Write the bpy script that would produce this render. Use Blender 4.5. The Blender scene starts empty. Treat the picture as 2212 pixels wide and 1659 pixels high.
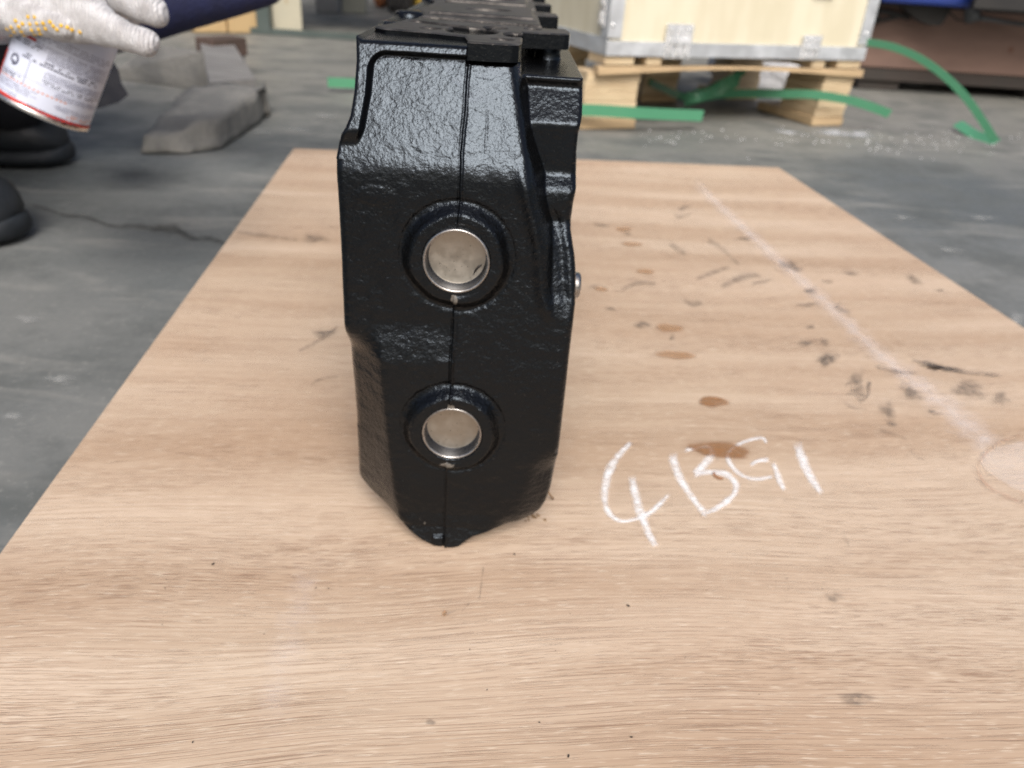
import bpy, bmesh, math, random
import numpy as np
from mathutils import Vector, Matrix
from mathutils.bvhtree import BVHTree
random.seed(7); RNG = np.random.default_rng(7)
SC = bpy.context.scene
COL = SC.collection
rad = math.radians

# ------------------------------------------------------------------ camera
PW, PH, FPX = 2212.0, 1659.0, 1659.0            # photograph scale used for the camera solution
pitch, roll, yaw, CAMH = rad(29.35), rad(3.8), rad(1.5), .28
FW = np.array([math.sin(yaw)*math.cos(pitch), math.cos(yaw)*math.cos(pitch), -math.sin(pitch)])
r0 = np.array([math.cos(yaw), -math.sin(yaw), 0.]); u0 = np.cross(r0, FW)
RT = math.cos(roll)*r0 + math.sin(roll)*u0
UP = -math.sin(roll)*r0 + math.cos(roll)*u0
CAM = np.array([.0216, -.3233, CAMH])
cd = bpy.data.cameras.new("camera"); cam = bpy.data.objects.new("camera", cd); COL.objects.link(cam)
M = Matrix.Identity(4)
for i in range(3):
    M[i][0], M[i][1], M[i][2], M[i][3] = RT[i], UP[i], -FW[i], CAM[i]
cam.matrix_world = M
cd.sensor_fit = 'HORIZONTAL'; cd.sensor_width = 36.; cd.lens = 36.*FPX/PW
cd.clip_start = .01; cd.clip_end = 500.
cd.dof.use_dof = True; cd.dof.focus_distance = .262; cd.dof.aperture_fstop = 12.5
SC.camera = cam

# ------------------------------------------------------------------ daylight
SUN_EL = rad(47)
w = bpy.data.worlds.new("World"); SC.world = w; w.use_nodes = True
wt = w.node_tree; bg = wt.nodes['Background']
sky = wt.nodes.new('ShaderNodeTexSky'); sky.sky_type = 'NISHITA'; sky.sun_disc = False
sky.sun_elevation = SUN_EL; sky.sun_rotation = rad(174); sky.dust_density = 6.; sky.air_density = 1.0; sky.ozone_density = .4
wt.links.new(sky.outputs[0], bg.inputs[0]); bg.inputs[1].default_value = .075
sl = bpy.data.lights.new("sun", 'SUN'); sl.energy = 1.5; sl.angle = rad(31); sl.color = (1, .99, .975)
so = bpy.data.objects.new("sun", sl); COL.objects.link(so)
sdir = Vector((.10*math.cos(SUN_EL), -.995*math.cos(SUN_EL), math.sin(SUN_EL)))
so.rotation_euler = (-sdir).to_track_quat('-Z', 'Y').to_euler(); so.location = sdir*6
SC.view_settings.view_transform = 'Standard'; SC.view_settings.look = 'None'
SC.cycles.use_denoising = True; SC.cycles.denoising_prefilter = 'NONE'; SC.cycles.use_adaptive_sampling = False
SC.view_settings.exposure = .98; SC.view_settings.gamma = 1

# ------------------------------------------------------------------ helpers
def ray(x, y): return FW + RT*((x-PW/2)/FPX) - UP*((y-PH/2)/FPX)
def onz(x, y, z=0.):
    d = ray(x, y); return CAM + d*((z-CAM[2])/d[2])
def ony(x, y, Y=0.):
    d = ray(x, y); return CAM + d*((Y-CAM[1])/d[1])
def dep(x, y, D): return CAM + ray(x, y)*D
def onp(x, y, p0, n):
    d = ray(x, y); return CAM + d*(np.dot(np.asarray(p0)-CAM, n)/np.dot(d, n))

def nd(nt, t, ins=None, **pr):
    n = nt.nodes.new(t)
    for k, v in pr.items(): setattr(n, k, v)
    for k, v in (ins or {}).items():
        s = n.inputs[k]
        if isinstance(v, bpy.types.NodeSocket): nt.links.new(v, s)
        else: s.default_value = v
    return n
def col(c): return (c[0], c[1], c[2], 1.)
def mat(name, base=(.5, .5, .5), rough=.5, metal=0., **kw):
    m = bpy.data.materials.new(name); m.use_nodes = True
    b = m.node_tree.nodes['Principled BSDF']
    b.inputs['Base Color'].default_value = col(base); b.inputs['Roughness'].default_value = rough
    b.inputs['Metallic'].default_value = metal
    for k, v in kw.items(): b.inputs[k].default_value = v
    return m, m.node_tree, b
def ocoord(nt, scale=(1, 1, 1), out='Object'):
    tc = nd(nt, 'ShaderNodeTexCoord')
    return nd(nt, 'ShaderNodeMapping', {'Vector': tc.outputs[out], 'Scale': scale}).outputs[0]
def noise(nt, vec, sc=1., det=3., rough=.5, dist=0.):
    return nd(nt, 'ShaderNodeTexNoise', {'Vector': vec, 'Scale': sc, 'Detail': det, 'Roughness': rough, 'Distortion': dist}).outputs[0]
def ramp(nt, f, a, b, lo=0., hi=1.):
    return nd(nt, 'ShaderNodeMapRange', {'Value': f, 'From Min': a, 'From Max': b, 'To Min': lo, 'To Max': hi}, interpolation_type='SMOOTHSTEP').outputs[0]
def mix(nt, f, a, b, mode='MIX'):
    n = nt.nodes.new('ShaderNodeMix'); n.data_type = 'RGBA'; n.blend_type = mode
    for i, v in ((0, f), (6, a), (7, b)):
        if isinstance(v, bpy.types.NodeSocket): nt.links.new(v, n.inputs[i])
        else: n.inputs[i].default_value = v if i == 0 else col(v)
    return n.outputs[2]
def math_(nt, op, a, b=0.):
    n = nt.nodes.new('ShaderNodeMath'); n.operation = op
    for i, v in ((0, a), (1, b)):
        if isinstance(v, bpy.types.NodeSocket): nt.links.new(v, n.inputs[i])
        else: n.inputs[i].default_value = v
    return n.outputs[0]
def bump(nt, b, h, dist, strength=1.):
    n = nd(nt, 'ShaderNodeBump', {'Height': h, 'Distance': dist, 'Strength': strength})
    nt.links.new(n.outputs[0], b.inputs['Normal']); return n

def mottled(name, c1, c2, scale, rough=.6, metal=0., bumpd=0., stretch=(1, 1, 1), **kw):
    m, nt, b = mat(name, c1, rough, metal, **kw)
    v = ocoord(nt, stretch); n = noise(nt, v, scale, 5, .6)
    nt.links.new(mix(nt, ramp(nt, n, .35, .65), c1, c2), b.inputs['Base Color'])
    nt.links.new(ramp(nt, n, .3, .7, rough*.85, min(1, rough*1.15)), b.inputs['Roughness'])
    if bumpd: bump(nt, b, noise(nt, v, scale*6, 4), bumpd)
    return m

def tag(o, label=None, cat=None, group=None, kind=None):
    if label: o['label'] = label
    if cat: o['category'] = cat
    if group: o['group'] = group
    if kind: o['kind'] = kind
    return o
def empty(name, loc=(0, 0, 0), rz=0.):
    o = bpy.data.objects.new(name, None); COL.objects.link(o)
    o.location = loc; o.rotation_euler = (0, 0, rz); o.empty_display_size = .05
    return o
def link_mesh(name, me, m=None, parent=None, smooth=False):
    o = bpy.data.objects.new(name, me); COL.objects.link(o)
    if m: me.materials.append(m)
    if parent is not None: o.parent = parent
    if smooth:
        me.polygons.foreach_set('use_smooth', [True]*len(me.polygons))
    return o
def pydata(name, v, f, m=None, parent=None, smooth=False):
    me = bpy.data.meshes.new(name); me.from_pydata([tuple(map(float, p)) for p in v], [], f); me.update()
    return link_mesh(name, me, m, parent, smooth)
def frombm(name, bm, m=None, parent=None, smooth=False):
    bmesh.ops.recalc_face_normals(bm, faces=bm.faces)
    me = bpy.data.meshes.new(name); bm.to_mesh(me); bm.free()
    return link_mesh(name, me, m, parent, smooth)
def bm_box(bm, lo, hi, bev=0., T=None, seg=2):
    r = bmesh.ops.create_cube(bm, size=1.)
    vs = r['verts']
    for v in vs:
        v.co = Vector([lo[i]+(v.co[i]+.5)*(hi[i]-lo[i]) for i in range(3)])
    if bev:
        es = list({e for v in vs for e in v.link_edges})
        r2 = bmesh.ops.bevel(bm, geom=es, offset=bev, segments=seg, affect='EDGES', profile=.5)
        vs = list({v for f in r2['faces'] for v in f.verts} | {v for v in vs if v.is_valid})
    if T is not None:
        for v in vs: v.co = T @ v.co
def box(name, lo, hi, m, parent=None, bev=.0, smooth=False):
    bm = bmesh.new(); bm_box(bm, lo, hi, bev); return frombm(name, bm, m, parent, smooth)
def lathe(name, prof, m, parent=None, n=48, T=None, smooth=True, cap=False):
    v = []; f = []
    for r, z in prof:
        for k in range(n):
            a = 2*math.pi*k/n; p = Vector((r*math.cos(a), r*math.sin(a), z)); v.append(T @ p if T is not None else p)
    for i in range(len(prof)-1):
        for k in range(n):
            f.append((i*n+k, i*n+(k+1) % n, (i+1)*n+(k+1) % n, (i+1)*n+k))
    if cap:
        f.append(tuple(reversed(range(n)))); f.append(tuple((len(prof)-1)*n+k for k in range(n)))
    return pydata(name, v, f, m, parent, smooth)
def basis(origin, zdir, xhint=(1, 0, 0)):
    z = Vector(zdir).normalized(); x = Vector(xhint); x = (x-z*x.dot(z)).normalized(); y = z.cross(x)
    T = Matrix.Identity(4)
    for i in range(3): T[i][0], T[i][1], T[i][2], T[i][3] = x[i], y[i], z[i], origin[i]
    return T
def tube(name, pts, r, m, parent=None, n=10, close_caps=True):
    pts = [Vector(p) for p in pts]; v = []; f = []
    rs = r if isinstance(r, (list, tuple)) else [r]*len(pts)
    for i, p in enumerate(pts):
        t = (pts[min(i+1, len(pts)-1)]-pts[max(i-1, 0)]).normalized()
        T = basis(p, t, (0, 0, 1) if abs(t.z) < .9 else (1, 0, 0))
        for k in range(n):
            a = 2*math.pi*k/n; v.append(T @ Vector((rs[i]*math.cos(a), rs[i]*math.sin(a), 0)))
    for i in range(len(pts)-1):
        for k in range(n): f.append((i*n+k, i*n+(k+1) % n, (i+1)*n+(k+1) % n, (i+1)*n+k))
    f.append(tuple(reversed(range(n)))); f.append(tuple((len(pts)-1)*n+k for k in range(n)))
    return pydata(name, v, f, m, parent, True)
def smooth_path(pts, k=6):
    pts = [np.asarray(p, float) for p in pts]; out = []
    P = [2*pts[0]-pts[1]]+pts+[2*pts[-1]-pts[-2]]
    for i in range(1, len(P)-2):
        for j in range(k):
            t = j/k; a, b, c, d = P[i-1], P[i], P[i+1], P[i+2]
            out.append(.5*((2*b)+(-a+c)*t+(2*a-5*b+4*c-d)*t*t+(-a+3*b-3*c+d)*t**3))
    out.append(pts[-1]); return out
def strap(name, pts, wdirs, width, m, parent=None, thick=.0009, k=8):
    P = smooth_path(pts, k); Wd = smooth_path(wdirs, k); v = []; f = []
    for i, p in enumerate(P):
        t = P[min(i+1, len(P)-1)]-P[max(i-1, 0)]; t = t/np.linalg.norm(t)
        wv = Wd[i]-t*np.dot(Wd[i], t); wv = wv/np.linalg.norm(wv); n = np.cross(t, wv)
        for s, q in ((-1, -1), (1, -1), (1, 1), (-1, 1)): v.append(p+wv*s*width/2+n*q*thick/2)
    for i in range(len(P)-1):
        for k2 in range(4): f.append((i*4+k2, i*4+(k2+1) % 4, i*4+4+(k2+1) % 4, i*4+4+k2))
    f.append((3, 2, 1, 0)); e = (len(P)-1)*4; f.append((e, e+1, e+2, e+3))
    return pydata(name, v, f, m, parent, False)
def vnoise(x, y, cell, seed):
    g = np.random.default_rng(seed).random((256, 256))
    X = x/cell+97.3; Y = y/cell+41.7
    i = np.floor(X).astype(int); j = np.floor(Y).astype(int); a = X-i; b = Y-j
    a = a*a*(3-2*a); b = b*b*(3-2*b); i %= 256; j %= 256; i2 = (i+1) % 256; j2 = (j+1) % 256
    return (g[i, j]*(1-a)+g[i2, j]*a)*(1-b)+(g[i, j2]*(1-a)+g[i2, j2]*a)*b-.5
def sstep(t): t = np.clip(t, 0, 1); return t*t*(3-2*t)
def S(a, zero, one): return sstep((a-zero)/(one-zero))
def sp(t, wd): return wd*np.logaddexp(0, t/wd)
def poly_sd(x, y, poly):                       # signed distance to a closed polygon, positive inside, and nearest point
    best = np.full(x.shape, 1e9); bx = np.zeros_like(x); by = np.zeros_like(x); ins = np.zeros(x.shape, bool)
    n = len(poly)
    for k in range(n):
        ax, ay = poly[k]; cx, cy = poly[(k+1) % n]; dx, dy = cx-ax, cy-ay
        t = np.clip(((x-ax)*dx+(y-ay)*dy)/(dx*dx+dy*dy+1e-18), 0, 1)
        qx = ax+t*dx; qy = ay+t*dy; d = (x-qx)**2+(y-qy)**2; u = d < best
        best[u] = d[u]; bx[u] = qx[u]; by[u] = qy[u]
        c = ((ay > y) != (cy > y)) & (x < (cx-ax)*(y-ay)/((cy-ay) if cy != ay else 1e-18)+ax)
        ins ^= c
    d = np.sqrt(best); return np.where(ins, d, -d), bx, by
def grid_relief(poly, step, hfun):
    """dense relief inside an outline; returns verts (a,b,h), quads, boundary edges"""
    poly = np.asarray(poly); lo = poly.min(0)-step; hi = poly.max(0)+step
    na = int((hi[0]-lo[0])/step)+1; nb = int((hi[1]-lo[1])/step)+1
    a, b = np.meshgrid(lo[0]+np.arange(na)*step, lo[1]+np.arange(nb)*step, indexing='ij')
    sd, qa, qb = poly_sd(a, b, poly)
    keep = sd > -.55*step
    snap = keep & (sd < .45*step)
    a = np.where(snap, qa, a); b = np.where(snap, qb, b)
    h = hfun(a, b, np.maximum(sd, 0)*(~snap))
    q = keep[:-1, :-1] & keep[1:, :-1] & keep[1:, 1:] & keep[:-1, 1:]
    idx = np.arange(na*nb).reshape(na, nb)
    F = np.stack([idx[:-1, :-1][q], idx[1:, :-1][q], idx[1:, 1:][q], idx[:-1, 1:][q]], 1)
    used = np.unique(F); remap = np.full(na*nb, -1); remap[used] = np.arange(len(used)); F = remap[F]
    E = np.concatenate([F[:, [0, 1]], F[:, [1, 2]], F[:, [2, 3]], F[:, [3, 0]]]); Es = np.sort(E, 1)
    key = Es[:, 0].astype(np.int64)*len(used)+Es[:, 1]; u, ix, ct = np.unique(key, return_index=True, return_counts=True)
    BE = E[ix[ct == 1]]; be = np.unique(BE); ua = a.ravel()[used]; ub = b.ravel()[used]; uh = h.ravel()[used]
    ua[be] = qa.ravel()[used][be]; ub[be] = qb.ravel()[used][be]; uh[be] = hfun(ua[be], ub[be], np.zeros(len(be)))
    return np.stack([ua, ub, uh], 1), F, BE
def fast_mesh(name, V, F, m, parent=None, smooth=True):
    me = bpy.data.meshes.new(name); nv, nf = len(V), len(F)
    me.vertices.add(nv); me.vertices.foreach_set('co', np.asarray(V, np.float32).ravel())
    me.loops.add(nf*4); me.loops.foreach_set('vertex_index', np.asarray(F, np.int32).ravel())
    me.polygons.add(nf); me.polygons.foreach_set('loop_start', np.arange(0, nf*4, 4, dtype=np.int32))
    me.update(calc_edges=True); me.validate()
    o = link_mesh(name, me, m, parent, False)
    me.polygons.foreach_set('use_smooth', np.full(len(me.polygons), smooth))
    return o
def apply_mods(o):
    dg = bpy.context.evaluated_depsgraph_get(); dg.update()
    me = bpy.data.meshes.new_from_object(o.evaluated_get(dg)); old = o.data
    o.modifiers.clear(); o.data = me; me.name = o.name
    bpy.data.meshes.remove(old)
    me.polygons.foreach_set('use_smooth', [True]*len(me.polygons)); return o
def skin(name, nodes, edges, m, parent=None, sub=2, root=0):
    me = bpy.data.meshes.new(name); me.from_pydata([tuple(map(float, n[0])) for n in nodes], edges, []); me.update()
    o = link_mesh(name, me, m, parent)
    md = o.modifiers.new('s', 'SKIN'); md.use_smooth_shade = True
    for i, n in enumerate(nodes):
        r = n[1]; r = (r, r) if not isinstance(r, tuple) else r
        me.skin_vertices[0].data[i].radius = r; me.skin_vertices[0].data[i].use_root = (i == root)
    ss = o.modifiers.new('u', 'SUBSURF'); ss.levels = sub; ss.render_levels = sub
    o = apply_mods(o); o.data.materials.clear(); o.data.materials.append(m); return o

# ------------------------------------------------------------------ materials
def wood_board():
    m, nt, b = mat('plywood_face', (.5, .36, .25), .62, **{'Specular IOR Level': .3})
    tc = nd(nt, 'ShaderNodeTexCoord').outputs['Object']
    wv = nd(nt, 'ShaderNodeMapping', {'Vector': tc, 'Scale': (2.2, 3.2, 1)}).outputs[0]
    wob = noise(nt, wv, 1., 2.)
    wv2 = nd(nt, 'ShaderNodeMapping', {'Vector': tc, 'Scale': (14, 26, 1)}).outputs[0]
    wob2 = noise(nt, wv2, 1., 2.)
    sx = nd(nt, 'ShaderNodeSeparateXYZ', {'Vector': tc})
    y = math_(nt, 'ADD', sx.outputs[1], math_(nt, 'ADD', math_(nt, 'MULTIPLY', wob, .055), math_(nt, 'MULTIPLY', wob2, .0018)))
    def sv(a, c): return nd(nt, 'ShaderNodeCombineXYZ', {'X': math_(nt, 'MULTIPLY', sx.outputs[0], a), 'Y': math_(nt, 'MULTIPLY', y, c)}).outputs[0]
    band = noise(nt, sv(1.3, 16), 1., 3., .55)
    fib = noise(nt, sv(9, 800), 1., 3., .6)
    pore = noise(nt, sv(52, 1650), 1., 2., .6)
    pore2 = math_(nt, 'SUBTRACT', noise(nt, sv(16, 1900), 1., 2., .6), .02)
    sel = ramp(nt, noise(nt, sv(1.1, 7), 1.7, 2.), .42, .58)
    pore = math_(nt, 'ADD', math_(nt, 'MULTIPLY', pore, sel), math_(nt, 'MULTIPLY', pore2, math_(nt, 'SUBTRACT', 1., sel)))
    dens = noise(nt, sv(3.5, 30), 1., 2.)
    blot = noise(nt, nd(nt, 'ShaderNodeMapping', {'Vector': tc, 'Scale': (3.5, 5, 1)}).outputs[0], 1., 3.)
    c = mix(nt, ramp(nt, band, .33, .67), (.435, .320, .228), (.575, .460, .355))
    c = mix(nt, ramp(nt, blot, .45, .75, 0, .4), c, (.435, .300, .205))
    c = mix(nt, ramp(nt, blot, .5, .25, 0, .35), c, (.56, .47, .365))
    c = mix(nt, ramp(nt, fib, .38, .7, 0, .40), c, (.33, .22, .145))
    pf = math_(nt, 'MULTIPLY', ramp(nt, pore, .50, .60), ramp(nt, dens, .28, .62, .22, .62))
    c = mix(nt, pf, c, (.20, .115, .072))
    fl = noise(nt, sv(90, 1100), 1., 2.)
    c = mix(nt, ramp(nt, fl, .55, .72, 0, .35), c, (.74, .655, .54))
    nt.links.new(c, b.inputs['Base Color'])
    bump(nt, b, math_(nt, 'SUBTRACT', math_(nt, 'MULTIPLY', fib, .4), pf), .00025, .7)
    return m
def decal(name, colr, shape, strength, grain=(70, 900), rough=.8, thr=(.35, .6), gmix=.6, edge=.35, feather=.25, mott=0.):
    """thin print: colour with an alpha that fades at the rim (uv) and breaks up along the wood grain"""
    m, nt, b = mat(name, colr, rough, **{'Specular IOR Level': .2})
    tc = nd(nt, 'ShaderNodeTexCoord'); uv = nd(nt, 'ShaderNodeSeparateXYZ', {'Vector': tc.outputs['UV']})
    og = nd(nt, 'ShaderNodeMapping', {'Vector': tc.outputs['Object'], 'Rotation': (0, 0, -rad(4.7)), 'Scale': (grain[0], grain[1], 1)}).outputs[0]
    g = noise(nt, og, 1., 3., .6)
    lump = noise(nt, nd(nt, 'ShaderNodeMapping', {'Vector': tc.outputs['Object'], 'Scale': (90, 90, 1)}).outputs[0], 1., 3., .6)
    if shape == 'disc':
        r = math_(nt, 'SQRT', math_(nt, 'ADD', math_(nt, 'POWER', uv.outputs[0], 2), math_(nt, 'POWER', uv.outputs[1], 2)))
    else:
        r = math_(nt, 'MAXIMUM', math_(nt, 'ABSOLUTE', uv.outputs[1]), math_(nt, 'ABSOLUTE', uv.outputs[0]))
    r = math_(nt, 'ADD', r, math_(nt, 'MULTIPLY', math_(nt, 'SUBTRACT', lump, .5), edge*1.1))
    r = math_(nt, 'ADD', r, math_(nt, 'MULTIPLY', math_(nt, 'SUBTRACT', g, .5), feather))
    fade = ramp(nt, r, 1-edge*.5, 1-edge*1.5)
    al = math_(nt, 'MULTIPLY', fade, ramp(nt, g, thr[0], thr[1], 1-gmix, 1))
    al = math_(nt, 'MULTIPLY', al, strength)
    if mott: al = math_(nt, 'MULTIPLY', al, ramp(nt, noise(nt, nd(nt, 'ShaderNodeMapping', {'Vector': tc.outputs['Object'], 'Scale': (120, 150, 1)}).outputs[0], 1., 4., .7), .36, .62, 1-mott, 1))
    nt.links.new(al, b.inputs['Alpha']); return m

M_WOOD = wood_board()
M_EDGE = mottled('plywood_edge', (.42, .27, .16), (.25, .15, .085), 60, .8, stretch=(1, 1, 12))
M_CHALK = decal('chalk', (.90, .92, .95), 'ribbon', .94, (110, 1500), .9, (.38, .58), .66, .6, .5, .35)
M_BROWN = decal('brown_drip', (.30, .15, .065), 'disc', .84, (35, 900), .55, (.3, .6), .45, .24, .6, .3)
M_BROWN2 = decal('faint_drip', (.40, .225, .11), 'disc', .55, (35, 900), .6, (.3, .6), .5, .3, .6)
M_BROWN3 = decal('brown_curl', (.33, .135, .045), 'ribbon', .75, (60, 900), .6, (.3, .6), .3, .5)
M_GREY = decal('grey_scuff', (.09, .08, .075), 'disc', .62, (45, 700), .8, (.3, .62), .55, .55, .3, .85)
M_GREYL = decal('grey_rub', (.09, .08, .075), 'ribbon', .46, (45, 700), .8, (.3, .62), .6, .65, .3, .7)
M_PALE = decal('pale_rub', (.86, .80, .78), 'ribbon', .50, (40, 900), .8, (.25, .65), .5, .9)
M_PALE2 = decal('faint_rub', (.86, .80, .78), 'ribbon', .30, (40, 900), .8, (.3, .65), .7, 1.0)
M_DAMP = decal('pale_patch', (.80, .72, .66), 'disc', .34, (40, 500), .7, (.3, .6), .5, .12)
M_TIDE = decal('tide_line', (.36, .17, .11), 'ribbon', .5, (40, 300), .7, (.3, .6), .5, .95)

def cast_paint():
    m, nt, b = mat('gloss_black_paint', (.002, .002, .0022), .12, **{'IOR': 1.5, 'Specular IOR Level': .35, 'Specular Tint': (.72, .85, 1., 1.)})  # blue specular tint puts the sky's colour into the paint's reflections
    v = ocoord(nt)
    n1 = noise(nt, v, 520, 3, .55); n2 = noise(nt, v, 1500, 2, .5); n3 = noise(nt, ocoord(nt, (1, 1, 1.5)), 190, 2, .5)
    pits = nd(nt, 'ShaderNodeTexVoronoi', {'Vector': v, 'Scale': 330.}).outputs[0]
    pit = ramp(nt, pits, .0, .22, -1., 0.)
    gate = ramp(nt, noise(nt, v, 60, 2), .5, .62)
    h = math_(nt, 'ADD', math_(nt, 'MULTIPLY', n1, .7), math_(nt, 'MULTIPLY', n2, .2))
    h = math_(nt, 'ADD', h, math_(nt, 'MULTIPLY', n3, .45))
    h = math_(nt, 'ADD', h, math_(nt, 'MULTIPLY', math_(nt, 'MULTIPLY', pit, gate), .13))
    zl = nd(nt, 'ShaderNodeSeparateXYZ', {'Vector': v}).outputs[2]
    h = math_(nt, 'MULTIPLY', h, ramp(nt, zl, .205, .180, 1., 1.75))
    bump(nt, b, h, .00040, 1.)
    at = nd(nt, 'ShaderNodeAttribute', attribute_name='bare').outputs['Fac']
    k = ramp(nt, math_(nt, 'ADD', at, math_(nt, 'MULTIPLY', math_(nt, 'SUBTRACT', n1, .5), .9)), .45, .6)
    dust = ramp(nt, noise(nt, v, 900, 2), .70, .78, 0, .10)
    c = mix(nt, dust, (.002, .002, .0022), (.30, .28, .26))
    nt.links.new(mix(nt, k, c, (.12, .108, .093)), b.inputs['Base Color'])
    nt.links.new(ramp(nt, k, 0, 1, .13, .5), b.inputs['Roughness'])
    return m
M_CAST = cast_paint()
def deck_mat():
    m, nt, b = mat('machined_iron', (.2, .185, .17), .38, .75)
    v = ocoord(nt, (1, 1, 1)); n = noise(nt, v, 70, 4, .6); s = noise(nt, ocoord(nt, (900, 30, 1)), 1., 2)
    nt.links.new(mix(nt, ramp(nt, n, .35, .7), (.07, .065, .06), (.14, .13, .12)), b.inputs['Base Color'])
    nt.links.new(ramp(nt, n, .3, .7, .3, .5), b.inputs['Roughness'])
    pz_ = nd(nt, 'ShaderNodeSeparateXYZ', {'Vector': v}).outputs[2]; deep = ramp(nt, pz_, .2462, .2454)  # iron blackened below the top face, painting in the darkness of the openings
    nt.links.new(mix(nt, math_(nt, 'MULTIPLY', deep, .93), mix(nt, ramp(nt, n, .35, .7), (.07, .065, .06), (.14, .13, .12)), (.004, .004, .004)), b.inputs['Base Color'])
    geo = nd(nt, 'ShaderNodeNewGeometry'); nz = nd(nt, 'ShaderNodeSeparateXYZ', {'Vector': geo.outputs['Normal']}).outputs[2]
    side = ramp(nt, nz, .85, .6)
    bump(nt, b, math_(nt, 'ADD', math_(nt, 'MULTIPLY', s, .3), math_(nt, 'MULTIPLY', noise(nt, v, 700, 3), side)), .0004, .8)
    return m
M_DECK = deck_mat()
def steel(name, c, rough, bsc=400.):
    m, nt, b = mat(name, c, rough, .55 if bsc < 30 else 1.)
    v = ocoord(nt); n = noise(nt, v, bsc, 4, .6)
    nt.links.new(mix(nt, ramp(nt, n, .35, .7), [q*.82 for q in c], c), b.inputs['Base Color'])
    nt.links.new(ramp(nt, n, .3, .7, rough*.8, rough*1.25), b.inputs['Roughness'])
    sp_ = noise(nt, v, bsc*1.6, 2)
    bump(nt, b, n, .00006, .5); return m
M_PLUG = steel('plug_steel', (.37, .345, .305), .42, 160.)
M_PWALL = steel('plug_wall_shaded', (.15, .16, .185), .3, 900.)  # darker copy of the plug steel, recess shade put into its colour
M_RIM = steel('plug_rim_steel', (.38, .37, .36), .28)
M_BLACKMARK, _, _ = mat('black_mark', (.012, .009, .008), .4)
def concrete():
    m, nt, b = mat('concrete_floor', (.2, .2, .19), .72, **{'Specular IOR Level': .35})
    v = ocoord(nt)
    a = noise(nt, v, 1.6, 4, .6); c_ = noise(nt, v, 9, 5, .65); d = noise(nt, v, 160, 4, .7)
    st = noise(nt, ocoord(nt, (2.2, 9, 1)), 2., 4, .6, .6)
    c = mix(nt, ramp(nt, a, .35, .65), (.098, .110, .113), (.172, .178, .174))
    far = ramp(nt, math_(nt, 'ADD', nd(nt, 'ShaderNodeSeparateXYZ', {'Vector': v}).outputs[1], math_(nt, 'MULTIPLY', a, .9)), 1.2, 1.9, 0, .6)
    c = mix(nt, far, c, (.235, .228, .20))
    c = mix(nt, ramp(nt, c_, .42, .68, 0, .6), c, (.062, .070, .070))
    c = mix(nt, ramp(nt, st, .52, .72, 0, .42), c, (.30, .295, .275))
    c = mix(nt, ramp(nt, d, .55, .75, 0, .4), c, (.31, .31, .29))
    nt.links.new(c, b.inputs['Base Color'])
    nt.links.new(ramp(nt, c_, .3, .7, .42, .8), b.inputs['Roughness'])
    bump(nt, b, math_(nt, 'ADD', math_(nt, 'MULTIPLY', c_, .6), math_(nt, 'MULTIPLY', d, .25)), .003, .6)
    return m
M_FLOOR = concrete()

# ------------------------------------------------------------------ setting
FZ = -.0125
xs = np.concatenate([np.linspace(-40, -3, 12), np.linspace(-2.9, 2.9, 59), np.linspace(3, 40, 12)])
ys = np.concatenate([np.linspace(-40, -2, 10), np.linspace(-1.9, 6, 80), np.linspace(6.2, 60, 12)])
X, Y = np.meshgrid(xs, ys, indexing='ij')
inner = np.exp(-((X/2.5)**2+((Y-1.5)/3)**2))
Z = FZ+np.minimum(0, (vnoise(X, Y, .5, 3)-.5)*.0025)*inner
idx = np.arange(X.size).reshape(X.shape)
F = np.stack([idx[:-1, :-1].ravel(), idx[1:, :-1].ravel(), idx[1:, 1:].ravel(), idx[:-1, 1:].ravel()], 1)
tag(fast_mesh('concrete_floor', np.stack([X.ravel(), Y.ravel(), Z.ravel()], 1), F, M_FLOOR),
    'worn grey concrete workshop floor with a crack and pale scuffs', kind='structure')
FLOOR = bpy.data.objects['concrete_floor']

def ribbon_decal(name, pts, m, parent, z, k=6, tip=.12):
    """pts: (px, py, width px) on the photograph -> flat strip lying on the plane z"""
    P = smooth_path([np.array(p, float) for p in pts], k); v = []; uv = []
    L = [0.]
    for i in range(1, len(P)): L.append(L[-1]+np.hypot(*(P[i][:2]-P[i-1][:2])))
    tot = L[-1]; wmean = np.mean([p[2] for p in P])
    for i, p in enumerate(P):
        t = P[min(i+1, len(P)-1)][:2]-P[max(i-1, 0)][:2]; t = t/np.linalg.norm(t); n = np.array([-t[1], t[0]])
        e = min(L[i], tot-L[i])/max(wmean*.9, 1e-6); u = 1-min(1., e)*1.
        for s in (-1, 0, 1):
            q = p[:2]+n*s*p[2]*.5; v.append(onz(q[0], q[1], z)); uv.append((u, s))
    f = []
    for i in range(len(P)-1):
        for j in (0, 1): f.append((i*3+j, i*3+3+j, i*3+4+j, i*3+1+j))
    o = pydata(name, v, f, m, None)
    l = o.data.uv_layers.new(name='UVMap')
    for lp in o.data.loops: l.data[lp.index].uv = uv[lp.vertex_index]
    place(o, parent); return o
def place(o, parent):
    if parent is not None:
        o.parent = parent; o.matrix_parent_inverse = parent.matrix_world.inverted()
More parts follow.
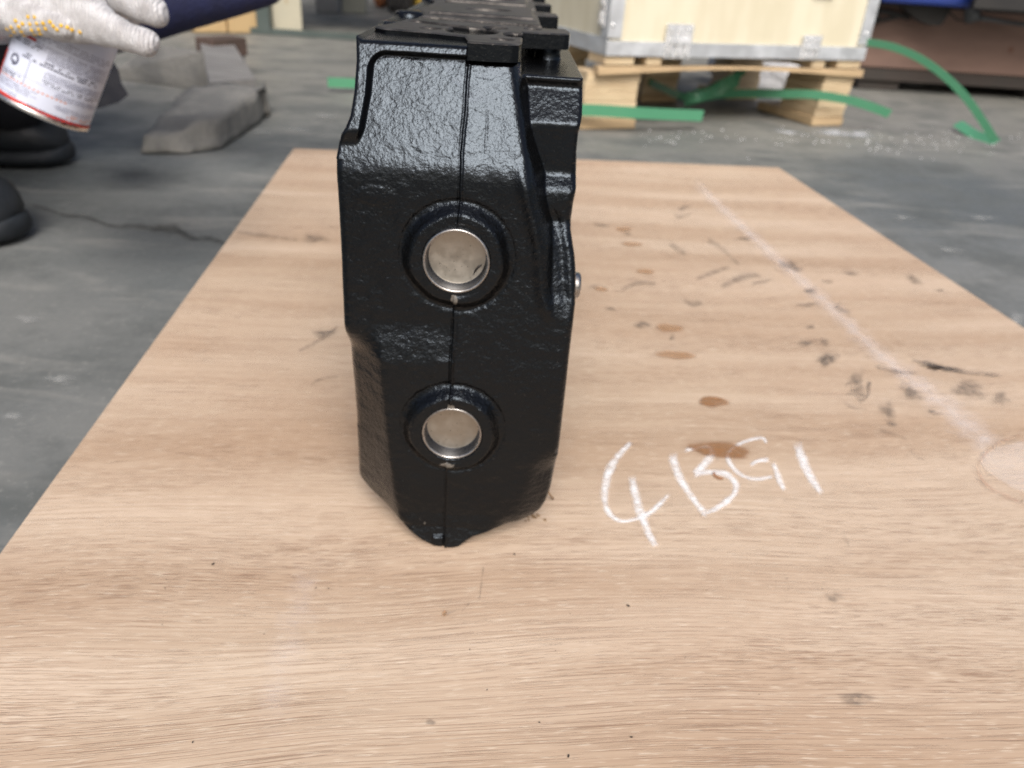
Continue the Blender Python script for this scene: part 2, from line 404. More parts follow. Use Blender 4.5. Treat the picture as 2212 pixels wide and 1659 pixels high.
def disc_decal(name, cx, cy, rx, ry, ang, m, parent, z, n=28, wob=.0):
    v = [onz(cx, cy, z)]; uv = [(0, 0)]; a0 = rad(ang)
    for ring in (.6, 1.):
        for k in range(n):
            a = 2*math.pi*k/n; q = ring*(1+wob*math.sin(3*a+cx)+wob*.7*math.sin(5*a+cy))
            ex, ey = rx*q*math.cos(a), ry*q*math.sin(a)
            v.append(onz(cx+ex*math.cos(a0)-ey*math.sin(a0), cy+ex*math.sin(a0)+ey*math.cos(a0), z)); uv.append((ring*math.cos(a), ring*math.sin(a)))
    f = [(0, 1+k, 1+(k+1) % n) for k in range(n)]+[(1+k, 1+n+k, 1+n+(k+1) % n, 1+(k+1) % n) for k in range(n)]
    o = pydata(name, v, f, m, None)
    l = o.data.uv_layers.new(name='UVMap')
    for lp in o.data.loops: l.data[lp.index].uv = uv[lp.vertex_index]
    place(o, parent); return o

# unseen wall added behind everything so the deck doesn't mirror bright sky
M_WALL = mottled('painted_wall', (.17, .175, .17), (.12, .12, .115), 3., .8)
M_POST = mottled('wall_post', (.13, .14, .15), (.1, .1, .11), 6., .6)
M_WIN, _, _ = mat('dull_glass', (.05, .06, .07), .15)
wall = empty('backdrop_wall', (0, 7.2, FZ)); tag(wall, 'long grey unseen wall added far behind to darken the deck reflections', 'wall')
box('wall_panel', (-7, 0, 0), (7, .2, 4.4), M_WALL, wall)
for i in range(7): box('post', (-6.3+i*2.1-.09, -.16, 0), (-6.3+i*2.1+.09, -.002, 4.4), M_POST, wall, .008)
for i in range(6): box('window', (-5.8+i*2.1, -.03, 1.9), (-4.7+i*2.1, -.003, 3.), M_WIN, wall, .01)

# ------------------------------------------------------------------ plywood sheet on the floor
BA = rad(5.0); BO = Vector((-.3024, .8697, 0))
board = empty('plywood_sheet', (BO.x, BO.y, 0), BA)
tag(board, 'large pale plywood sheet lying on the concrete floor under the black casting', 'plywood sheet')
bpy.context.view_layer.update()
BWID, BLEN = .7685, 1.32
bm = bmesh.new(); bm_box(bm, (0, -BLEN, -.0115), (BWID, 0, 0), .0008)
face = frombm('face_veneer', bm, M_WOOD, board)
face.data.materials.append(M_EDGE)
for p in face.data.polygons: p.material_index = 0 if p.normal.z > .3 else 1
bpy.context.view_layer.update()

def zc(zx, zy): return ((2300+zx/2.212)/1.8228, (1650+zy/2.212)/1.8228)     # a point of the chalk writing
ZS = 1/2.212/1.8228
def chalk(pts, z=.0004):
    P = [zc(a, b)+(c*ZS*1.95,) for a, b, c in pts]
    return ribbon_decal('chalk_stroke', P, M_CHALK, board, z)
chalk([(440, 180, 22), (345, 270, 55), (245, 400, 72), (190, 560, 76), (180, 700, 66), (225, 830, 52), (320, 890, 36), (420, 880, 32), (540, 835, 42), (650, 750, 50), (770, 620, 30)])
chalk([(408, 450, 46), (425, 560, 72), (455, 700, 76), (510, 860, 80), (575, 1020, 66), (650, 1150, 30)], .0006)
chalk([(765, 262, 60), (790, 400, 78), (860, 560, 64), (970, 720, 54), (1050, 820, 60), (1115, 868, 22)])
chalk([(840, 275, 26), (900, 268, 34), (990, 250, 26), (1090, 250, 34), (1110, 320, 70), (1020, 420, 76), (930, 500, 40)])
chalk([(925, 520, 24), (1010, 478, 36), (1120, 462, 42), (1240, 482, 50), (1318, 560, 56), (1310, 650, 58), (1220, 735, 58), (1110, 800, 40), (1010, 830, 22)], .0006)
chalk([(1595, 240, 22), (1575, 185, 28), (1540, 165, 26), (1440, 185, 28), (1340, 225, 30), (1260, 290, 34), (1255, 350, 46), (1320, 450, 42), (1420, 510, 40), (1530, 520, 40), (1670, 495, 30)])
chalk([(1425, 415, 24), (1500, 372, 38), (1590, 355, 42), (1635, 345, 24)], .0006)
chalk([(1625, 362, 26), (1665, 420, 44), (1700, 530, 58), (1760, 650, 26)], .0008)
chalk([(1845, 165, 50), (1875, 270, 84), (1920, 400, 82), (2000, 550, 70), (2105, 690, 24)])
# brown drips in a row, the long one over the writing
def brown(x, y, rx, ry, a=2, nm='brown_drip'): return disc_decal(nm, x, y, rx, ry, a, M_BROWN if rx > 65 or x == 1541 else M_BROWN2, board, .0011, wob=.05)
q = zc(1190, 268); brown(q[0], q[1], 300*ZS*1.12, 72*ZS*1.2, 6)
brown(1541, 867, 40, 14.5, 3); brown(1461, 767, 60, 12, 3); brown(1447, 708, 40, 12, 4); brown(1394, 586, 27, 7, 2); brown(1366, 527, 32, 6.5, 2); brown(1348, 495, 24, 6, 0)
brown(1300, 624, 22, 6, 5); brown(960, 1325, 7, 9, 20)
ribbon_decal('brown_mark', [zc(1125, 440)+(9,), zc(1140, 490)+(11,), zc(1180, 515)+(11,), zc(1230, 522)+(8,)], M_BROWN3, board, .0012)
# grey scuffs and finger marks
def zd(zx, zy): return ((2200+zx*.8282)/1.8228, (600+zy*.8282)/1.8228)
ZD = .8282/1.8228
for zx, zy, rx, ry, a in [(598, 262, 46, 14, -20), (200, 345, 60, 12, 10), (325, 385, 32, 12, 8), (1105, 540, 80, 32, 12), (1200, 660, 50, 25, 10), (1690, 605, 60, 26, 25), (1810, 655, 34, 10, 0),
                          (1180, 905, 70, 20, -6), (1265, 900, 40, 24, 25), (1275, 985, 70, 42, -15), (400, 820, 62, 28, 0), (165, 640, 40, 16, 0), (1390, 575, 60, 12, 4), (1280, 612, 44, 12, 0),
                          (1760, 1010, 60, 20, 14), (1880, 1030, 90, 16, 8), (540, 880, 22, 24, 20), (640, 715, 70, 22, 10), (250, 745, 40, 14, 10), (880, 410, 60, 12, 0), (1200, 830, 30, 14, 0)]:
    p = zd(zx, zy); disc_decal('grey_scuff', p[0], p[1], rx*ZD*1.25, ry*ZD*1.25, a, M_GREY, board, .0009, wob=.12)
def ze(zx, zy): return ((3000+zx*.6028)/1.8228, (1100+zy*.6028)/1.8228)
ZE = .6028/1.8228
for zx, zy, rx, ry, a in [(625, 740, 90, 60, 5), (820, 850, 95, 70, 40), (980, 740, 130, 60, 30), (1130, 870, 80, 24, 14), (1085, 555, 70, 36, 10), (1220, 585, 120, 30, 8), (440, 520, 100, 60, -15), (850, 940, 60, 32, 20), (1350, 720, 170, 90, 10), (1560, 780, 90, 70, 0), (620, 660, 70, 90, 0), (700, 700, 22, 70, 8)]:
    p = ze(zx, zy); disc_decal('grey_scuff', p[0], p[1], rx*ZE*1.15, ry*ZE*1.15, a, M_GREY, board, .0013, wob=.14)
def grey(*pts): ribbon_decal('grey_rub', [(*zd(a, b), c*ZD*1.5) for a, b, c in pts], M_GREYL, board, .0015)
grey((640, 610, 22), (720, 575, 34), (830, 540, 20)); grey((750, 650, 26), (880, 590, 50), (990, 590, 20)); grey((510, 425, 26), (570, 460, 30), (620, 500, 20)); grey((695, 405, 34), (770, 450, 22), (870, 545, 18))
grey((1110, 725, 20), (1190, 722, 26), (1260, 708, 24)); grey((1290, 720, 34), (1350, 750, 40), (1415, 780, 22)); grey((280, 660, 20), (380, 620, 34), (480, 625, 20)); grey((900, 630, 30), (1030, 600, 16))
grey((540, 280, 14), (570, 305, 22), (640, 290, 18)); grey((1660, 985, 20), (1780, 1010, 34), (1940, 1045, 26), (2110, 1065, 12)); grey((1500, 1010, 14), (1620, 1040, 20), (1720, 1050, 12))
def grey2(*pts): ribbon_decal('grey_rub', [(*ze(a, b), c*ZE*1.4) for a, b, c in pts], M_GREYL, board, .0016)
grey2((530, 800, 20), (600, 835, 26), (700, 850, 14)); grey2((760, 980, 16), (860, 1010, 20), (960, 1050, 12)); grey2((540, 720, 20), (570, 680, 18), (640, 790, 26), (700, 740, 22), (690, 620, 12)); grey2((1400, 600, 16), (1580, 625, 12)); grey2((745, 570, 16), (880, 610, 22), (960, 600, 12))
grey2((970, 1110, 10), (1010, 1160, 14), (1080, 1180, 10))
for pts in ([(505, 500, 12), (570, 508, 16), (650, 520, 8)], [(640, 760, 10), (690, 735, 14), (735, 700, 12)], [(668, 835, 8), (690, 820, 10), (735, 812, 6)], [(1045, 1220, 6), (1040, 1260, 8), (1035, 1300, 6)], [(995, 1322, 5), (1008, 1310, 7), (1016, 1300, 4)], [(950, 1330, 10), (975, 1322, 10), (990, 1318, 6)],
            [(1822, 1150, 5), (1828, 1165, 9), (1836, 1185, 6)]):
    ribbon_decal('grey_rub', pts, M_GREYL, board, .0015)
for x, y, rx, ry in ((680, 515, 50, 16), (1800, 1290, 34, 18), (700, 720, 44, 18), (930, 1560, 20, 14), (1850, 1510, 60, 24)):
    disc_decal('grey_scuff', x, y, rx, ry, 0, M_GREY, board, .0009, wob=.12)
# pale rubbed lines and the damp ring at the right
ribbon_decal('pale_line', [(1465, 358, 44), (1560, 450, 58), (1680, 560, 72), (1790, 660, 84), (1900, 765, 100), (2010, 850, 140), (2090, 920, 170), (2190, 1010, 170)], M_PALE, board, .0006)
ribbon_decal('pale_line', [(700, 1100, 150), (668, 1250, 190), (635, 1360, 230), (600, 1480, 240), (575, 1690, 240)], M_PALE2, board, .0006)
disc_decal('damp_patch', 2235, 1010, 125, 62, 8, M_DAMP, board, .0008, wob=.05)
ribbon_decal('tide_line', [(2215, 935, 14), (2160, 955, 14), (2125, 985, 18), (2112, 1015, 20), (2135, 1050, 20), (2175, 1072, 16), (2230, 1098, 12)], M_TIDE, board, .0018)
# loose dark specks of dirt on the sheet
M_SPECK, _, _ = mat('dirt', (.02, .015, .012), .8)
bm = bmesh.new()
for x, y, l in [(460, 1218, 6), (709, 1271, 3), (1111, 1197, 5), (682, 1270, 3), (416, 1603, 3), (1052, 1490, 3), (350, 1349, 2), (1231, 1325, 2), (1364, 1592, 4), (1228, 1633, 5), (1417, 1742, 2), (1296, 1186, 2), (1545, 1188, 2.5), (1357, 1308, 6), (1700, 1250, 3), (2208, 1083, 5), (1015, 1403, 3), (570, 1370, 2),
                (356, 1270, 3), (1200, 1405, 2), (1165, 1560, 3), (1480, 1420, 2), (1905, 1350, 2), (1640, 1500, 2)]:
    p = onz(x, y, .0008); s = l*.00006
    T = Matrix.Translation(Vector(p)) @ Matrix.Rotation(random.uniform(0, 3), 4, 'Z') @ Matrix.Diagonal((s*3.2, s*1.4, s, 1))
    bmesh.ops.create_icosphere(bm, subdivisions=1, radius=1, matrix=T)
dirt = frombm('dirt_specks', bm, M_SPECK); tag(dirt, 'dark specks of dirt strewn on the plywood sheet', kind='stuff')

# ------------------------------------------------------------------ cylinder head casting
head = empty('cylinder_head', (0, 0, 0))
tag(head, 'glossy black painted cylinder head casting standing on edge on the plywood sheet', 'cylinder head')
out = []
for px, py, yy in [(776, 74, .03), (770, 130, .018), (765, 200, .012), (757, 250, .008), (746, 276, .005), (735, 292, .003), (726, 315, 0), (722, 350, 0), (728, 440, 0), (735, 570, 0), (741, 650, .003), (746, 690, .006), (753, 790, .008),
                   (760, 845, .01), (766, 900, .012), (770, 960, .014), (772, 1036, .016), (782, 1054, .014), (806, 1077, .009), (835, 1101, .004), (862, 1119, 0), (880, 1128, 0), (912, 1156, -.003), (936, 1178, -.007), (950, 1184, -.008),
                   (978, 1183, -.008), (992, 1176, -.006), (1022, 1152, -.003), (1046, 1138, 0), (1062, 1132, .001), (1100, 1130, .002), (1132, 1124, .003), (1152, 1115, .004), (1168, 1104, .005), (1180, 1082, .006), (1190, 1052, .006), (1200, 1000, .006),
                   (1215, 870, .006), (1225, 780, .006), (1234, 700, .008), (1240, 640, .012), (1242, 590, .014), (1240, 545, .016), (1232, 492, .019), (1233, 470, .02), (1237, 440, .02), (1244, 405, .02), (1246, 372, .02), (1246, 330, .02), (1250, 290, .02), (1259, 255, .02), (1263, 215, .02), (1264, 177, .02), (1130, 168, .02)]:
    p = ony(px, py, yy); out.append((p[0], max(p[2], 0.)))
ZT = .2448
out += [(.0262, .2335), (.0250, ZT), (-.0405, ZT)]
c1 = tuple(ony(985.5, 565, -.0060)[[0, 2]]); c2 = tuple(ony(976, 937, -.0093)[[0, 2]])
def line(pts, yy=0.):
    q = sorted((ony(a, b, yy)[2], ony(a, b, yy)[0]) for a, b in pts); zz = [a for a, _ in q]; xx = [b for _, b in q]
    return lambda z: np.interp(z, zz, xx)
seam_x = line([(1012, 85), (1003, 200), (996, 330), (993, 430), (986, 560), (983, 640), (977, 760), (975, 860), (970, 940), (966, 1000), (962, 1183)])
xf = line([(806, 700), (822, 780), (832, 880), (845, 1000), (862, 1112)], -.004)
xr = line([(1166, 930), (1140, 1010), (1112, 1118)], 0)
xb = line([(1112, 98), (1120, 160), (1146, 330), (1164, 420), (1189, 530), (1194, 620), (1215, 720)], .004)
def relief(x, z, d):
    h = -.53*sp(z-.1970, .0022)
    wl = S(x, .004, -.001)
    h = h+.0047*(wl*S(z, .1300, .1065)+(1-wl)*S(z, .165, .095))
    h = h-.0012*S(z, .196, .176)*(1-S(z, .175, .140))*0
    # left corner facet, right lower facet
    h = h-S(z, .126, .106)*1.0*sp(xf(z)-x, .0007)
    h = h-S(z, .066, .045)*.62*sp(x-xr(z), .0018)
    # raised lip round the upper panel and the edge of the deck
    Lx = np.interp(z, [.19, .205, .212, .225, .247], [-.0480, -.0455, -.0432, -.0412, -.0402])
    ca, cb_ = np.maximum(.0060-(x-Lx-.0042), 0), np.maximum(.0060-(.2403-z), 0)
    lip = S(.0060-np.hypot(ca, cb_), .0011, -.0013)*S(z, .205, .213)
    left = S(x-seam_x(z), .0006, -.0006)
    top = S(z, .2388, .2418)
    h = h+.0046*lip*left
    h = h-.55*sp(z-.2398, .0006)*left*0
    h = h+(1-left)*(.53*sp(z-.2408, .0004)-.0035*S(z, .2378, .2402))
    # set-back port side on the right
    pz = [.12, .135, .146, .158, .166, .1695, .1735, .1745, .1885, .190, .1945, .196, .2165, .218, .2285, .230, .2345, .25]
    ph = [.004, .002, -.0020, -.0060, -.0085, -.0105, -.0135, -.0150, -.0145, -.0155, -.0200, -.0205, -.0195, -.021, -.030, -.0315, -.0285, -.028]
    tz_ = np.linspace(.10, .26, 801); th_ = np.interp(tz_, pz, ph); kr = np.exp(-.5*(np.arange(-24, 25)*.0002/.0009)**2)
    th_ = np.convolve(np.pad(th_, 24, 'edge'), kr/kr.sum(), 'valid'); hr = np.interp(z, tz_, th_)+.0009*vnoise(x*.6, z, .009, 31)
    k = .0007; wall_ = h-4.2*sp(x-xb(z)+.0008, .0011)
    hs = np.maximum(wall_, hr)+k*np.log1p(np.exp(-np.abs(wall_-hr)/k))
    wr = S(z, .128, .146)
    h = np.where(x > xb(z)-.006, h*(1-wr)+np.minimum(hs, h+.0005)*wr, h)
    # diagonal rib running down beside the upper plug
    h = h+.0019*np.exp(-((x-xb(z)+.0052)/.0028)**2)*S(z, .131, .140)*S(z, .204, .190)
    # groove in front of the port column
    h = h-.0012*np.exp(-((x-xb(z)-.0048)/.0026)**2)*S(z, .132, .146)*S(z, .185, .165)
    # bottom of the body rolls under, keel below it
    kx = S(np.abs(x-.0015), .034, .019)
    under = np.clip((.032-z)/.020, 0, 1)
    h = h-(.0065*(1-kx)+.0022*kx)*(1-np.sqrt(np.clip(1-under**2, 0, 1)))
    h = h+.0058*kx*np.clip((.020-z)/.020, 0, 1)
    lug = S(np.abs(x+.0042), .0030, .0024)*S(z, .0018, .0026)*S(z, .0075, .0062); h = h+.0014*lug
    # bosses round the core plugs, plug bores
    for (cx, cz), hb in ((c1, .0052), (c2, .0050)):
        r = np.hypot(x-cx, z-cz); th = np.arctan2(z-cz, x-cx)
        rr = r+.0004*np.sin(3*th+1)+.0002*np.sin(7*th)
        bs = 1-S(rr, .0192, .0243)
        base = np.where(r < .03, .0052*S(cz+(z-cz)*.3, .165, .095), 0.)
        h = h*(1-bs)+bs*(np.maximum(h, base)*.35+base*.65+hb)
        h = h-.0009*np.exp(-((r-.0252)/.0010)**2)*.6
        h = h-.0085*S(r, .01475, .0144)
    # raised oval foundry pad
    pc = ony(812, 422); e = np.hypot((x-pc[0])/.0088, (z-pc[2])/.0046); h = h+.0004*(1-S(e, .7, 1.1))
    # casting seam: fin with a groove on its left and a slight offset of the two halves
    rr = np.minimum(np.hypot(x-c1[0], z-c1[1]), np.hypot(x-c2[0], z-c2[1]))
    sx = seam_x(z)+.0004*vnoise(z*0, z, .012, 5)+.00025*vnoise(z*0, z, .003, 6); fin = S(rr, .0162, .0175)
    amp = .0006+.0008*vnoise(z*0+2, z, .010, 8)+.0006*S(z, .14, .125)*S(z, .085, .1)
    h = h+fin*(amp*np.exp(-((x-sx-.0004)/.00055)**2)-(.0004+.0006*vnoise(z*0+5, z, .014, 9)+.0005*S(z, .14, .125)*S(z, .085, .1))*np.exp(-((x-sx+.0006)/.0005)**2))
    h = h+fin*.0005*S(x-sx, -.0006, .0003)*S(np.abs(x-sx), .012, .002)
    h = h+.00018*S(z, .236, .23)*S(z, .2, .21)*np.exp(-((x-.0125-.0006*vnoise(z*0, z, .01, 9))/.0004)**2)*(z < .222)
    # sand-cast roughness and rounded outline
    lo_z = 1-S(z, .185, .2)
    h = h+(.00020+.00022*lo_z)*vnoise(x*.7, z, .0045, 11)+(.00009+.00012*lo_z)*vnoise(x*.7, z, .0019, 12)+(.0005-.00032*S(z, .185, .2))*vnoise(x, z, .016, 13)
    R = np.where(z > .2, .0016, np.where(z < .06, .0024, .0036)); R = np.where(z < .012, .0012, R); R = np.where((z > .2) & (x > .028), .0022, R)
    t = np.clip(R-d, 0, R)
    return h-(R-np.sqrt(np.maximum(R*R-t*t, 0)))
V, F, E = grid_relief(out, .00036, relief)
pos = np.stack([V[:, 0], -V[:, 2], V[:, 1]], 1)
LEN = .50
bi = np.unique(E); rm = np.full(len(V), -1); rm[bi] = np.arange(len(bi))
rows = [.032, .06, LEN]; allV = [pos]; off = len(pos)
for yy in rows:
    q = pos[bi].copy(); q[:, 1] = np.maximum(yy, q[:, 1]+.0005); allV.append(q)
allF = [F[:, ::1]]
prev = lambda e: e
for k in range(len(rows)):
    a0 = E[:, 0] if k == 0 else off+(k-1)*len(bi)+rm[E[:, 0]]; a1 = E[:, 1] if k == 0 else off+(k-1)*len(bi)+rm[E[:, 1]]
    b0 = off+k*len(bi)+rm[E[:, 0]]; b1 = off+k*len(bi)+rm[E[:, 1]]
    allF.append(np.stack([a1, a0, b0, b1], 1))
body = fast_mesh('casting_body', np.concatenate(allV), np.concatenate(allF), M_CAST, head)
me = body.data; att = me.attributes.new('bare', 'FLOAT', 'POINT')
co = np.empty(len(me.vertices)*3, np.float32); me.vertices.foreach_get('co', co); co = co.reshape(-1, 3)
bare = np.zeros(len(co))
def patch(px, py, rx, ry, s=1.):
    p = ony(px, py, -.006); e = np.hypot((co[:, 0]-p[0])/rx, (co[:, 2]-p[2])/ry); np.maximum(bare, s*np.clip(1.35-e, 0, 1), out=bare)
patch(981, 649, .0019, .0036, .9); patch(976, 872, .0022, .0026, .9); patch(966, 996, .0045, .0028, .85); patch(984, 1003, .004, .0012, .7); patch(1012, 100, .0012, .002, .6); patch(917, 1132, .0006, .0008, .9)
bare[(co[:, 1] > .03)] = 0
att.data.foreach_set('value', bare.astype(np.float32))
# flat cap at the far end
pydata('end_face', [(a, LEN, b) for a, b in out], [tuple(range(len(out)))], M_CAST, head)
# machined deck along the top
DZ = .2468; DT = .0072
def dp(x, y): return tuple(onz(x, y, DZ)[:2])
dk = [dp(810, 56.5), dp(832, 61), dp(926, 68.5), dp(1004, 77), (.0030, .0265), (.0030, .0195), (.0120, .0192), (.0215, .0205), (.0243, .0225), (.0256, .0300), (.0262, .0795), (.0470, .0830), (.0490, .0850), (.0500, .095), (.0490, .108), (.045, .116), (.038, .119), (.036, .125), (.036, .196),
      (.0478, .199), (.0490, .201), (.0488, .222), (.044, .228), (.036, .230), (.036, .308), (.0478, .311), (.0490, .313), (.0480, .334), (.036, .340), (.036, .42), (.048, .423), (.048, .445), (.036, .45), (.036, .498), (-.040, .498),
      (-.0400, .40), (-.034, .392), (-.034, .325), (-.0385, .315), (-.039, .29), (-.034, .28), (-.0335, .215), (-.0375, .205), (-.038, .185), (-.032, .170), (-.028, .150), (-.030, .112), (-.034, .100), (-.036, .088)]
def deck(x, y, d):
    h = np.zeros_like(x)
    H = [(.036, .21, .004, .004), (.006, .19, .014, .012), (.006, .30, .016, .016), (.006, .41, .016, .016), (-.026, .30, .004, .004), (.037, .32, .004, .004)]
    for px, py, rx, ry in ((1019, 66, 56, 7.5), (1085, 85, 24, 2.6), (1114, 75, 26, 5), (1070, 60, 26, 3), (930, 61, 22, 2.4), (1150, 63, 18, 2)):
        p = onz(px, py, DZ); q = onz(px+rx, py+rx*.066, DZ); u = onz(px, py-ry, DZ); H.append((p[0], p[1], abs(q[0]-p[0]), abs(u[1]-p[1])))
    for cx, cy, rx, ry in H:
        e = np.hypot((x-cx)/rx, (y-cy)/ry); h = h-.007*S(e, 1.06, .94)
    for (ax_, ay_), (bx_, by_), wd_ in ((dp(903, 46), dp(993, 57.5), .0045), (dp(941, 39), dp(1187, 59), .0075), ((-.018, .246), (.034, .246), .008), ((-.018, .358), (.034, .358), .008)):
        t = np.clip(((x-ax_)*(bx_-ax_)+(y-ay_)*(by_-ay_))/((bx_-ax_)**2+(by_-ay_)**2), 0, 1); e = np.hypot(x-ax_-t*(bx_-ax_), (y-ay_-t*(by_-ay_)))
        h = np.minimum(h, -.008*S(e, wd_+.0005, wd_-.0005))
    h = h+.0018*S(np.maximum(np.maximum(-.026-x, x-.033), np.maximum(.150-y, y-.232)), .0006, -.0006)
    h = h+.0022*S(np.maximum(np.maximum(-.026-x, x-.030), np.maximum(.262-y, y-.345)), .0006, -.0006)
    t = np.clip(.0006-d, 0, .0006); return h-(.0006-np.sqrt(np.maximum(.0006**2-t*t, 0)))+.00006*vnoise(x, y, .006, 21)
V2, F2, E2 = grid_relief(dk, .0007, deck)
P2 = np.stack([V2[:, 0], V2[:, 1], DZ+V2[:, 2]], 1); bi = np.unique(E2); rm = np.full(len(V2), -1); rm[bi] = np.arange(len(bi)); off = len(P2)
q1 = P2[bi].copy(); q1[:, 2] = DZ-DT
inn = q1.copy(); inn[:, 0] *= .8; inn[:, 1] = .26+(inn[:, 1]-.26)*.9
aV = np.concatenate([P2, P2[bi], q1, q1, inn]); nb_ = len(bi)
e0_, e1_ = off+rm[E2[:, 0]], off+rm[E2[:, 1]]
aF = np.concatenate([F2, np.stack([e1_, e0_, e0_+nb_, e1_+nb_], 1), np.stack([e1_+2*nb_, e0_+2*nb_, e0_+3*nb_, e1_+3*nb_], 1)])
dko = fast_mesh('machined_deck', aV, aF, M_DECK, head, True)
dko.data.materials.append(M_CAST); mi = np.zeros(len(aF), np.int32); mi[len(F2):] = 1; 
if len(dko.data.polygons) == len(aF): dko.data.polygons.foreach_set('material_index', mi)

# columns under the deck flanges and bolt bosses along the left edge
for y in (.094, .211, .323, .434):
    lathe('flange_pillar', [(.0085, .2318), (.0068, .2345), (.0062, .2375), (.0076, .2400)], M_CAST, head, 24, Matrix.Translation((.0395, y, 0)))
for y, zt in ((.100, .2462), (.158, .2475), (.302, .2475), (.40, .2475)):
    lathe('bolt_boss', [(.010, .17), (.0095, zt-.004), (.0085, zt-.0012), (.0066, zt), (.0001, zt)], M_CAST, head, 28, Matrix.Translation((-.0375, y, 0)))
box('lower_side_flange', (-.0488, .03, .018), (-.0440, .47, .07), M_CAST, head, .0015)
# core plugs
def plug(c, hb, name='core_plug'):
    T = basis((c[0], -hb, c[1]), (0, -1, 0))
    o = lathe(name, [(.0001, -.0066), (.0122, -.0066), (.0127, -.0064)], M_PLUG, head, 72, T)
    lathe('plug_wall', [(.0127, -.0064), (.0131, -.0058), (.01335, -.0002)], M_PWALL, o, 72, T)
    lathe('plug_rim', [(.01335, -.0002), (.0136, .0004), (.0141, .00065), (.0145, .0005), (.0148, -.0001), (.0149, -.0015), (.0149, -.006)], M_RIM, o, 72, T)
    return T, o
T1, p1 = plug(c1, .0060); T2, p2 = plug(c2, .0093)
# a curl of black paint inside the upper plug and a few specks
pts = [T1 @ Vector(v) for v in ((.0107, -.0021, -.0054), (.0098, -.0029, -.0055), (.0088, -.0042, -.0055), (.0080, -.0058, -.0055), (.0076, -.0070, -.0055))]
def facing(T, z, x, r=.0003):                   # plug-face coordinates (right, up as seen from the front)
    return None
rgt = Vector((1, 0, 0)); upv = Vector((0, 0, 1)); cf = Vector((c1[0], -.0060+.0063, c1[1]))
tube('paint_streak', [cf+rgt*a+upv*b for a, b in ((.0108, -.0033), (.0099, -.0040), (.0089, -.0051), (.0080, -.0066), (.0073, -.0082))], [.0003, .0005, .0005, .0004, .0002], M_BLACKMARK, p1, 6)
bm = bmesh.new()
for cc, hh in ((c1, .0060), (c2, .0093)):
    for _ in range(16):
        a = random.uniform(0, 6.28); r = .0118*math.sqrt(random.random()); s = random.uniform(.00008, .0003)
        bmesh.ops.create_icosphere(bm, subdivisions=1, radius=s, matrix=Matrix.Translation((cc[0]+r*math.cos(a), -hh+.0066, cc[1]+r*math.sin(a))) @ Matrix.Diagonal((1, .4, 1, 1)))
tag(frombm('paint_specks', bm, M_BLACKMARK, head), kind='stuff')
# steel plug on the right side
sp_c = ony(1238, 615, .022)
lathe('side_plug', [(.0001, .0048), (.0052, .0048), (.0060, .0042), (.0063, .0034), (.0063, -.006)], M_RIM, head, 36, basis((sp_c[0]-.0015, .022, sp_c[2]), (1, 0, 0), (0, 0, 1)))
# fibres of lint caught at the foot of the casting
M_LINT = mottled('lint', (.25, .16, .08), (.18, .11, .06), 300, .9)
bm = bmesh.new()
l1 = tube('lint_fibre', [onz(1183, 1050, .012), onz(1186, 1065, .006), onz(1195, 1078, .001)], .0005, M_LINT); tag(l1, 'thin brown lint fibre by the right foot of the black casting', 'lint')
for q in ((1160, 1118),):
    bm = bmesh.new()
    for _ in range(14):
        bmesh.ops.create_icosphere(bm, subdivisions=1, radius=1, matrix=Matrix.Translation(Vector(onz(q[0]+random.uniform(-26, 24), q[1]+random.uniform(-6, 8), .0006))) @ Matrix.Rotation(random.random()*3, 4, 'Z') @ Matrix.Diagonal((random.uniform(.0006, .0018), .0005, .0004, 1)))
    tag(frombm('sawdust_clump', bm, M_LINT), 'small brown clump of sawdust beside the right foot of the casting', 'sawdust')

# ------------------------------------------------------------------ steel-edged crate on its pallet
CA = rad(21); CO = Vector((.195, 1.21, 0))
M_CPLY = mottled('crate_plywood', (.57, .525, .39), (.63, .59, .46), 5., .7, bumpd=.0006, stretch=(4, 4, 1))
M_GALV = steel('galvanised_strip', (.62, .65, .68), .5, 25.)
M_GALV2 = steel('bright_clip', (.86, .88, .90), .25, 20.)
M_PINE = mottled('pallet_pine', (.50, .37, .22), (.40, .29, .17), 9., .75, bumpd=.0008, stretch=(1, 6, 6))
M_PINE2 = mottled('pallet_pine_pale', (.57, .46, .30), (.46, .35, .22), 12., .75, bumpd=.0008, stretch=(1, 1, 9))
crate = empty('plywood_crate', (CO.x, CO.y, .124), CA); tag(crate, 'cream plywood crate with galvanised steel edges standing on a wooden pallet', 'crate')
CW, CDp, CHt = .606, .42, .46
box('front_panel', (.006, .002, .006), (CW-.006, .012, CHt), M_CPLY, crate)
box('side_panel', (.002, .006, .006), (.012, CDp-.006, CHt), M_CPLY, crate)
box('side_panel', (CW-.012, .006, .006), (CW-.002, CDp-.006, CHt), M_CPLY, crate)
box('back_panel', (.006, CDp-.012, .006), (CW-.006, CDp-.002, CHt), M_CPLY, crate)
box('lid', (.0, .0, CHt), (CW, CDp, CHt+.01), M_CPLY, crate)
box('base_panel', (.004, .004, .0), (CW-.004, CDp-.004, .0055), M_CPLY, crate)
def angle_strip(a, b_, face):
    bm = bmesh.new(); bm_box(bm, a, b_, .0005)
    return frombm('edge_strip', bm, M_GALV, crate)
t = .0016
angle_strip((-t, -t, -t), (CW+t, .0019, .024), 0)                       # front bottom
angle_strip((-t, .0022, -t), (.0018, CDp+t, .028), 0)                   # left bottom
angle_strip((-t-.001, -t-.001, .0285), (.026, .0019, CHt), 0)           # left corner, front leg
angle_strip((-t-.001, .0022, .0285), (.0018, .026, CHt), 0)             # left corner, side leg
angle_strip((CW-.026, -t-.001, .0285), (CW+t, .0019, CHt), 0)           # right corner
angle_strip((CW-.0018, .0022, -t), (CW+t, CDp+t, .028), 0)
